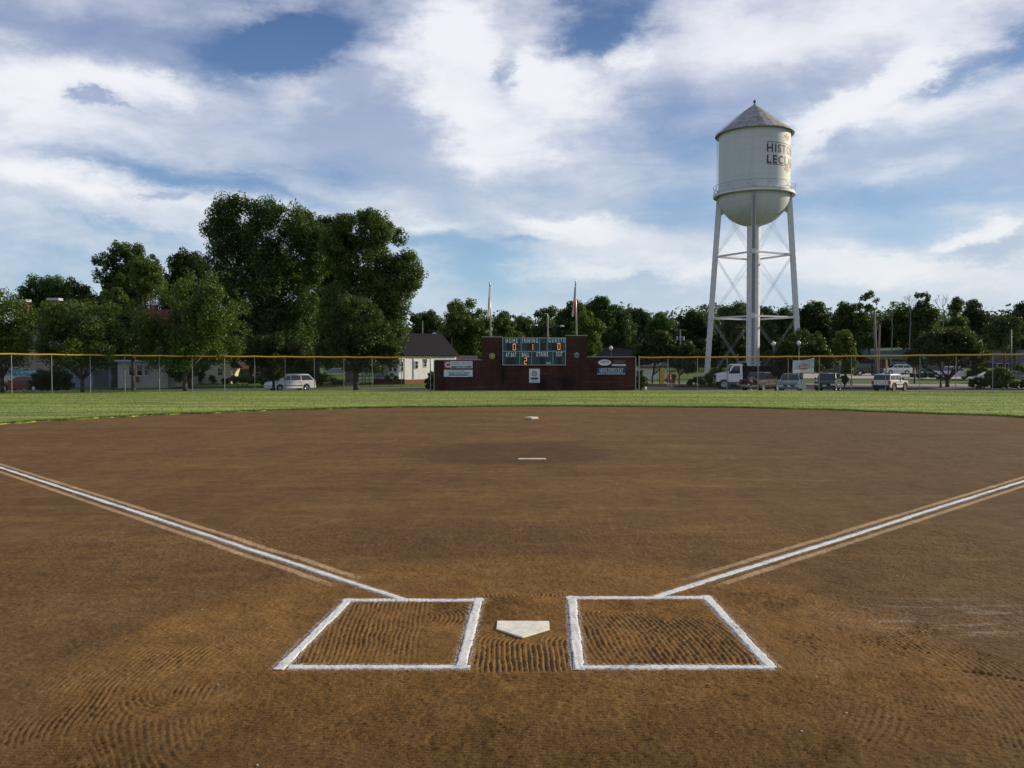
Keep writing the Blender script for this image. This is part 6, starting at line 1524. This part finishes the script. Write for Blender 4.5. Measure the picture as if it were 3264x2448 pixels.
# dark pickup seen from behind, three quarters
PK = dict(L=5.8, W=2.02, c=.42, wheels=(1.85, -1.75, .42), lower=[(2.85, .95), (2.75, 1.12), (1.35, 1.20), (-2.78, 1.20), (-2.86, 1.10), (-2.86, .62)],
    cab=[(1.35, 1.19), (.55, 1.86), (-.95, 1.88), (-1.30, 1.20)], pillars=[.30, -.35], body=PLUM, tumble=.22, tl=(.78, 1.14), bump=M_CHR, trimm=M_CHR, cat='pickup truck')
t = car('pickup_truck', 'dark plum pickup truck seen from behind, next to the white dump truck', road(2425, 86), math.radians(52), PK)
MB().box(-2.74, -1.36, -.86, .86, 1.17, 1.207).build('bed_shade', M_PLAST, t)  # flat black slab, paints in the shade of an open bed
CRS = dict(L=4.7, W=1.86, c=.26, wheels=(1.45, -1.40, .37), lower=[(2.30, .70), (2.22, .90), (1.75, 1.06), (1.20, 1.12), (-2.15, 1.16), (-2.30, 1.00), (-2.32, .60)],
    cab=[(1.30, 1.10), (.40, 1.66), (-1.60, 1.68), (-2.18, 1.14)], pillars=[.15, -.80], body=SLV, tumble=.24, mir=M_PLAST)
car('crossover_car', 'blue-grey crossover facing the field beside the pickup, behind the white placard', road(2521, 82), math.radians(-112), CRS)
SUV = dict(L=4.6, W=1.84, c=.32, wheels=(1.38, -1.35, .37), lower=[(2.22, .82), (2.15, 1.00), (1.30, 1.12), (-2.12, 1.15), (-2.22, 1.05), (-2.24, .62)],
    cab=[(1.22, 1.11), (.60, 1.70), (-1.80, 1.72), (-2.14, 1.14)], pillars=[.10, -.85], body=DRK, tumble=.18, rack=True, trimm=mat('grey_trim', (.20, .20, .20), .5))
car('estate_suv', 'dark grey sport utility with roof rack facing the field beside the topiary ball', road(2640, 82), math.radians(-118), SUV)
JP = dict(L=4.3, W=1.76, c=.38, wheels=(1.30, -1.22, .38), lower=[(2.05, .84), (2.00, 1.02), (1.00, 1.08), (-2.02, 1.08), (-2.08, 1.02), (-2.08, .55)],
    cab=[(.82, 1.07), (.42, 1.62), (-1.78, 1.64), (-2.02, 1.07)], pillars=[.02, -.85], body=CREAM, tumble=.12, tl=(.70, 1.06), bump=M_PLAST, mir=M_PLAST, trimm=M_PLAST, rim=mat('old_rim', (.32, .32, .30), .4, .6))
t = car('boxy_suv', 'boxy off-white sport utility seen from behind, parked alone near the right fence', road(2838, 82.5), math.radians(44), JP)
for sd_ in (-1, 1):
    for x in (1.30, -1.22):
        m = MB(); n = 10; R0, R1 = .45, .52
        vs = []
        for k in range(n+1):
            a = math.pi*k/n
            for R in (R0, R1):
                for y in (.84, .93): vs.append((x+R*math.cos(a), sd_*y, .38+R*math.sin(a)))
        m.add(vs, [q for k in range(n) for q in ((4*k, 4*k+4, 4*k+6, 4*k+2), (4*k+1, 4*k+3, 4*k+7, 4*k+5), (4*k+2, 4*k+6, 4*k+7, 4*k+3), (4*k, 4*k+1, 4*k+5, 4*k+4))]); m.build('wheel_flare', M_PLAST, t)
# far car park
GC = 'cars in the far car park'
C2 = dict(CRS, body=WHT, wheels=(1.40, -1.38, .36)); C2['mir'] = WHT
car('crossover_car', 'white crossover side-on in the far car park in front of the brick office', road(2858, 148), math.radians(178), C2, GC)
BG = dict(L=4.9, W=1.95, c=.35, wheels=(1.50, -1.50, .42), lower=[(2.40, .95), (2.32, 1.15), (1.30, 1.25), (-2.35, 1.28), (-2.42, 1.15), (-2.42, .6)],
    cab=[(1.20, 1.24), (.75, 1.90), (-2.15, 1.92), (-2.36, 1.27)], pillars=[.05, -1.0], body=BLK, tumble=.14)
car('large_suv', 'large black sport utility side-on in the far car park behind the topiary ball', road(2762, 142), math.radians(2), BG, GC)
car('large_suv', 'second black sport utility mostly hidden left of the larger one in the far car park', road(2718, 150), math.radians(8), BG, GC)
SED = dict(L=4.6, W=1.8, c=.22, wheels=(1.38, -1.38, .33), lower=[(2.25, .60), (2.18, .74), (1.20, .92), (-1.70, .96), (-2.20, .92), (-2.26, .55)],
    cab=[(1.10, .91), (.30, 1.40), (-.95, 1.42), (-1.75, .96)], pillars=[-.15], body=paint('car_teal', (.03, .06, .07)), tumble=.22)
car('sedan', 'dark teal sedan half hidden under the big shade tree beyond the low hedge', road(2962, 150), math.radians(170), SED, GC)
S3 = dict(SED, body=paint('car_silver_dark', (.16, .17, .17), .2, .4)); car('sedan', 'silver sedan behind the bright feathery shrub, one lit headlamp at the right edge', road(3235, 118), math.radians(-8), S3, GC)
S4 = dict(SED, body=paint('car_pale_silver', (.45, .46, .44), .2, .3)); car('sedan', 'pale silver car whose bonnet shows over the dark clipped hedge', road(3150, 114), math.radians(172), S4, GC)
S5 = dict(PK, body=WHT, bump=WHT, trim=False, pillars=[.30, -.35]); 
t = car('pickup_truck', 'white pickup truck partly hidden by the forked trunk of the big shade tree', road(3040, 124), math.radians(-3), S5, GC)
MB().tube((.9, -1.02, 1.2), (.9, -1.02, 1.55), .03).build('aerial', WHT, t)
# white van far away, nose on
V2 = dict(VAN, roof=WHT); t = car('delivery_van', 'white van seen nose-on behind the large black sport utility in the far car park', road(2787, 200), math.radians(-98), V2, GC); t.scale = (1.15, 1.15, 1.15)
# dump truck
DY = 98; B = road(2375, DY); t = thing('dump_truck', 'white-cabbed dump truck with a big black tipper body under the water tower', 'dump truck', B, math.radians(180-3), 'cars parked behind the right fence')
# local: +x = front (towards photo left)
MB().prism([(3.35, .75), (3.35, 1.45), (3.10, 1.72), (2.10, 1.86), (2.10, .75)], 'y', -.95, .95).build('bonnet', WHT, t, bevel=.08)
MB().prism([(2.10, .72), (2.10, 1.90), (1.55, 2.75), (.55, 2.82), (.45, .72)], 'y', -1.1, 1.1).build('cab', WHT, t, bevel=.06)
for sd_ in (-1, 1):
    MB().prism([(1.90, 1.80), (1.48, 2.55), (.80, 2.58), (.80, 1.72), (1.85, 1.70)], 'y', *sorted((sd_*1.101, sd_*1.115))).build('side_window', M_CGL, t)
    MB().cbox((2.0, sd_*1.35, 1.95), .10, .12, .45).build('mirror', M_PLAST, t)
    MB().box(.75, .90, *sorted((sd_*1.101, sd_*1.13)), 1.45, 1.50).build('door_handle', M_PLAST, t)
MB().prism([(2.12, 1.95), (1.62, 2.68), (1.66, 2.70), (2.16, 1.97)], 'y', -.9, .9).build('windshield', M_CGL, t)
MB().box(3.351, 3.50, -1.0, 1.0, .55, .85).build('front_bumper', M_CHR, t, bevel=.03)
MB().box(3.351, 3.38, -.5, .5, .95, 1.5).build('grille', M_PLAST, t)
for sd_ in (-1, 1): MB().box(3.30, 3.42, *sorted((sd_*.62, sd_*.9)), 1.0, 1.22).build('headlight', M_HL, t)
M_TIP = mat('tipper_black', (.010, .010, .011), .75, spec=.08, noise=.2)
MB().prism([(.35, 1.05), (.35, 2.95), (.10, 2.95), (.05, 2.55), (-4.2, 2.45), (-4.35, 1.05)], 'y', -1.2, 1.2).build('tipper_body', M_TIP, t, bevel=.03)
rb = MB()
for k in range(9): rb.box(-4.0+k*.5, -3.9+k*.5, -1.26, -1.201, 1.1, 2.4); rb.box(-4.0+k*.5, -3.9+k*.5, 1.201, 1.26, 1.1, 2.4)
rb.build('tipper_ribs', M_TIP, t)
MB().box(-1.6, .75, -.9, .9, 2.96, 3.04).box(-1.5, .6, -.85, .85, 2.60, 2.75).build('tarp_roll', mat('tarp_metal', (.45, .46, .45), .4, .5), t)
MB().box(-4.2, 3.0, -.5, .5, .60, .95).build('chassis', M_PLAST, t); MB().box(.9, 1.9, -1.12, -.6, .45, .71).build('step', M_CHR, t)
for x in (2.55, -2.3, -3.55):
    for sd_ in (-1, 1): wheel(t, x, sd_*.98, .52, .30, sd_)
# boat under a teal tarp on a trailer, and a small red car beside it, far left
B = G(55, 88, -.02); t = thing('covered_boat', 'white boat on a trailer under a crumpled teal tarpaulin at the far left', 'boat', B, math.radians(180+4), 'cars parked behind the left fence')
vs, fs = [], []; n = 12
for i in range(n+1):
    u = i/n; x = 3.3-6.6*u if True else 0; hw = 1.15*min(1, (1-abs(2*(1-u)-1))*3 if u < .0 else min(1, (u*2.2+.05)))
    x = 3.4-6.6*u; hw = 1.15*min(1, .06+u*2.4); zk = .75+.55*max(0, .35-u)
    vs += [(x, -hw, 1.65+.15*(1-u)), (x, -hw*.85, 1.0+.2*max(0, .3-u)), (x, 0, zk), (x, hw*.85, 1.0+.2*max(0, .3-u)), (x, hw, 1.65+.15*(1-u))]
for i in range(n):
    for j in range(4): fs.append((5*i+j, 5*i+j+1, 5*i+j+6, 5*i+j+5))
fs += [(0,1,2,3,4), tuple(5*n+j for j in (4,3,2,1,0))]
MB().add(vs, fs).build('hull', paint('boat_white', (.52, .54, .56)), t)
g = np.random.default_rng(4); nx, ny = 26, 12; vs = []
for j in range(ny+1):
    for i in range(nx+1):
        u, v_ = i/nx, j/ny; x = 3.2-6.2*u; hw = 1.22*min(1, .08+u*2.4); y = -hw+2*hw*v_
        z = 1.70+.15*(1-u)+.42*math.sin(math.pi*v_)*(.5+.5*math.sin(u*3+.5)) + g.uniform(-.05, .05) - (.12 if j in (0, ny) else 0); vs.append((x, y, z))
o = MB().add(vs, [(j*(nx+1)+i, j*(nx+1)+i+1, (j+1)*(nx+1)+i+1, (j+1)*(nx+1)+i) for j in range(ny) for i in range(nx)]).build('tarpaulin', mat('teal_tarp', (.03, .17, .19), .55), t)
MB().bar((4.4, 0, .55), (-3.0, 0, .55), .12, .12).bar((0, -1.0, .5), (0, 1.0, .5), .1, .1).bar((4.4, 0, 0), (4.4, 0, .6), .06, .06).build('trailer', M_GALV, t)
for sd_ in (-1, 1): wheel(t, -1.2, sd_*1.05, .33, .2, sd_)
S6 = dict(SED, body=paint('car_dark_red', (.16, .02, .02))); car('sedan', 'dark red car in the shade in front of the tarped boat at the far left', road(75, 82), math.radians(182), S6, 'cars parked behind the left fence')

# ---------------------------------------------------------------- people
def person(label, loc, yaw, H, J, parts, skin, hairdef, group='people beyond the fence'):
    """J: joints (m, for this height); local +x = facing.  One skinned body; clothes and hair are children."""
    t = None
    def skinned(name, verts, edges, radii, m, parent, root=0, sub=2):
        me = bpy.data.meshes.new(name); me.from_pydata([tuple(v) for v in verts], edges, []); o = bpy.data.objects.new(name, me); COL.objects.link(o)
        sk_ = o.modifiers.new('skin', 'SKIN'); 
        if not me.skin_vertices: me.skin_vertices.new() if hasattr(me.skin_vertices, 'new') else None
        sv = me.skin_vertices[0].data if len(me.skin_vertices) else None
        if sv is None:
            bpy.context.view_layer.objects.active = o; bpy.ops.mesh.customdata_skin_add(); sv = me.skin_vertices[0].data
        for i, r in enumerate(radii): sv[i].radius = (r, r) if not isinstance(r, tuple) else r; sv[i].use_root = (i == root)
        ss = o.modifiers.new('sub', 'SUBSURF'); ss.levels = sub; ss.render_levels = sub
        bpy.context.view_layer.update()
        me2 = bpy.data.meshes.new_from_object(o.evaluated_get(bpy.context.evaluated_depsgraph_get()))
        bpy.data.objects.remove(o); me2.name = name; me2.materials.clear(); me2.materials.append(m)
        me2.polygons.foreach_set('use_smooth', [True]*len(me2.polygons))
        q = bpy.data.objects.new(name, me2); link(q, parent); return q
    V, E, R, idx = [], [], [], {}
    def add(nm, p, r, par=None):
        idx[nm] = len(V); V.append(Vector(p)); R.append(r)
        if par: E.append((idx[par], idx[nm]))
    k = H/1.7
    for (nm, p, r, par) in J: add(nm, Vector(p)*k, (r[0]*k, r[1]*k) if isinstance(r, tuple) else r*k, par)
    for s in 'LR':                                            # hands: palm, four fingers, thumb
        w, e = V[idx['wrist'+s]], V[idx['elbow'+s]]; d = (w-e).normalized(); side = Vector((d.z, 0, -d.x)) if abs(d.z) < .9 else Vector((1, 0, 0)); up = d.cross(side).normalized(); side = up.cross(d)
        add('palm'+s, w+d*.055*k, (.034*k, .016*k), 'wrist'+s)
        for i, ln in enumerate((.070, .082, .076, .058)):
            o_ = side*(i-1.5)*.020*k; add(f'f{i}a{s}', w+d*.095*k+o_, .0095*k, 'palm'+s); add(f'f{i}b{s}', w+d*(.095+ln*.55)*k+o_+up*.008*k, .0085*k, f'f{i}a{s}'); add(f'f{i}c{s}', w+d*(.095+ln)*k+o_+up*.026*k, .0075*k, f'f{i}b{s}')
        add('t1'+s, w+d*.045*k-side*.042*k, .011*k, 'palm'+s); add('t2'+s, w+d*.085*k-side*.058*k+up*.012*k, .009*k, 't1'+s)
    body = skinned('person', V, E, R, skin, None, idx['pelvis'])
    body.location = loc; body.rotation_euler = (0, 0, yaw); tag(body, label, 'person', group)
    for (nm, chain, m, gr) in parts:
        ids, vv, ee, rr = {}, [], [], []
        for a, b_, ta, tb in chain:
            for key, tt in ((a, ta), (b_, tb)): pass
            pa, pb = V[idx[a]], V[idx[b_]]; A, B_ = pa.lerp(pb, ta), pa.lerp(pb, tb)
            ra = R[idx[a]]; rb_ = R[idx[b_]]; ra = ra if isinstance(ra, tuple) else (ra, ra); rb_ = rb_ if isinstance(rb_, tuple) else (rb_, rb_)
            def at(tt): return tuple((ra[q]*(1-tt)+rb_[q]*tt)*gr+.008*k for q in (0, 1))
            def node(pt, rad):
                for i, q in enumerate(vv):
                    if (q-pt).length < 1e-4: return i
                vv.append(pt); rr.append(rad); return len(vv)-1
            ee.append((node(A, at(ta)), node(B_, at(tb))))
        skinned(nm, vv, ee, rr, m, body, 0)
    head = V[idx['head']]; hr = .085*k
    mb = MB(); mb.ball(head+Vector((-.012*k, 0, .022*k)), .105*k, 14, 10, 1.12); 
    # keep the face open: drop the front-lower faces
    keep = []
    for f in mb.f:
        c = sum((Vector(mb.v[i]) for i in f), Vector())/len(f)-head
        if not (c.x > .02*k and c.z < .045*k) and c.z > -.07*k: keep.append(f)
    mb.f = keep
    if hairdef[1] == 'long': mb.ball(head+Vector((-.075*k, 0, -.08*k)), .085*k, 12, 8, 1.9)
    mb.build('hair', hairdef[0], body, smooth=True)
    fc = MB()
    for s in (-1, 1): fc.ball(head+Vector((.082*k, s*.030*k, .005*k)), .011*k, 8, 6)
    fc.build('eyes', M_SBLK, body)
    fc = MB().ball(head+Vector((.096*k, 0, -.018*k)), .013*k, 8, 6, 1.4); fc.build('nose', skin, body, smooth=True)
    MB().cbox(head+Vector((.086*k, 0, -.048*k)), .010*k, .040*k, .008*k).build('mouth', mat('lips', (.30, .10, .09), .6), body)
    fc = MB()
    for s in (-1, 1): fc.ball(head+Vector((-.005*k, s*.080*k, -.002*k)), .019*k, 8, 6, 1.5)
    fc.build('ears', skin, body, smooth=True)
    sh = MB()
    for s in 'LR':
        a = V[idx['ankle'+s]]; tz = V[idx['toe'+s]]; d = (tz-a); d.z = 0; d.normalize()
        sh.path([a+Vector((0, 0, -.03*k))-d*.03*k, a+Vector((0, 0, -.045*k))+d*.10*k, a+Vector((0, 0, -.055*k))+d*.17*k], [.05*k, .045*k, .032*k], 8)
    sh.build('shoes', parts_shoe, body, smooth=True)
    return body
SKIN = mat('skin', (.42, .24, .16), .6); parts_shoe = mat('dark_shoe', (.03, .03, .035), .6)
def joints(stride=.0, armL=None, armR=None):
    s = stride
    base = [('pelvis', (0, 0, .93), (.13, .10), None), ('waist', (0, 0, 1.08), (.115, .085), 'pelvis'), ('chest', (.01, 0, 1.30), (.145, .10), 'waist'), ('neck', (.01, 0, 1.46), .052, 'chest'), ('headb', (.02, 0, 1.53), .062, 'neck'), ('head', (.03, 0, 1.60), (.078, .092), 'headb'), ('crown', (.02, 0, 1.67), .062, 'head')]
    for sg, nm, st in ((1, 'L', s), (-1, 'R', -s)):
        base += [('hip'+nm, (0, sg*.10, .88), .085, 'pelvis'), ('knee'+nm, (.10*st+abs(st)*.04, sg*.11, .50), .056, 'hip'+nm), ('calf'+nm, (.13*st-.02, sg*.11, .36), .055, 'knee'+nm), ('ankle'+nm, (.30*st-(.10 if st < 0 else 0), sg*.11, .10+(.05 if st < 0 else 0)), .036, 'calf'+nm), ('toe'+nm, (.30*st+.14-(.10 if st < 0 else 0), sg*.12, .045+(.01 if st < 0 else 0)), .028, 'ankle'+nm)]
    arms = {'L': armL or ((0, .20, 1.38), (-.04, .25, 1.12), (.06, .26, .90)), 'R': armR or ((0, -.20, 1.38), (-.06, -.25, 1.12), (.04, -.26, .90))}
    for nm, (a, e, w) in arms.items():
        base += [('shoulder'+nm, a, .060, 'chest'), ('elbow'+nm, e, .042, 'shoulder'+nm), ('wrist'+nm, w, .027, 'elbow'+nm)]
    return base
shirt = [('waist', 'chest', 0, 1), ('chest', 'neck', 0, .55), ('chest', 'shoulderL', 0, 1), ('chest', 'shoulderR', 0, 1), ('shoulderL', 'elbowL', 0, .62), ('shoulderR', 'elbowR', 0, .62), ('pelvis', 'waist', .3, 1)]
shorts = [('pelvis', 'waist', 0, .5), ('pelvis', 'hipL', 0, 1), ('pelvis', 'hipR', 0, 1), ('hipL', 'kneeL', 0, .85), ('hipR', 'kneeR', 0, .85)]
HAIRD = mat('dark_hair', (.018, .012, .009), .7); HAIRB = mat('brown_hair', (.045, .025, .016), .7)
Yp = 100; person('person in an orange-red shirt and grey shorts walking right behind the fence', G(2136, Yp, .0), math.radians(-12), 1.72,
    joints(.75, ((0, .20, 1.38), (.06, .24, 1.13), (.20, .22, .98)), ((0, -.20, 1.38), (.02, -.25, 1.12), (.14, -.22, .93))),
    [('shirt', shirt, mat('orange_shirt', (.55, .07, .02), .8), 1.14), ('shorts', shorts, mat('grey_shorts', (.07, .08, .095), .85), 1.18)], SKIN, (HAIRD, 'short'))
parts_shoe = mat('white_shoe', (.5, .5, .5), .6)
Yp = 80; person('person with long brown hair in a pink top and dark leggings stretching one arm out', G(2394, Yp, .03), math.radians(20), 1.52,
    joints(.25, ((0, .19, 1.36), (-.05, .24, 1.12), (.03, .24, .92)), ((.02, -.19, 1.38), (.20, -.30, 1.27), (.40, -.38, 1.14))),
    [('top', shirt[:4]+[('pelvis', 'waist', -.3, 1)], mat('pink_top', (.50, .20, .34), .8), 1.16), ('leggings', shorts+[('kneeL', 'calfL', -.15, 1), ('kneeR', 'calfR', -.15, 1)], mat('dark_leggings', (.05, .03, .03), .8), 1.05)], mat('skin_tan', (.30, .16, .11), .6), (HAIRB, 'long'))
parts_shoe = mat('red_shoe', (.3, .03, .03), .6)
Yp = 99; person('small child dressed in red standing half behind the right-hand clipped bush', G(2061, Yp, .0), math.radians(150), 1.12,
    joints(.1), [('shirt', shirt, mat('red_shirt', (.42, .03, .03), .8), 1.2), ('trousers', shorts+[('kneeL', 'calfL', -.15, 1), ('kneeR', 'calfR', -.15, 1), ('calfL', 'ankleL', 0, 1), ('calfR', 'ankleR', 0, 1)], mat('red_trousers', (.36, .03, .035), .8), 1.2)], SKIN, (HAIRB, 'short'))
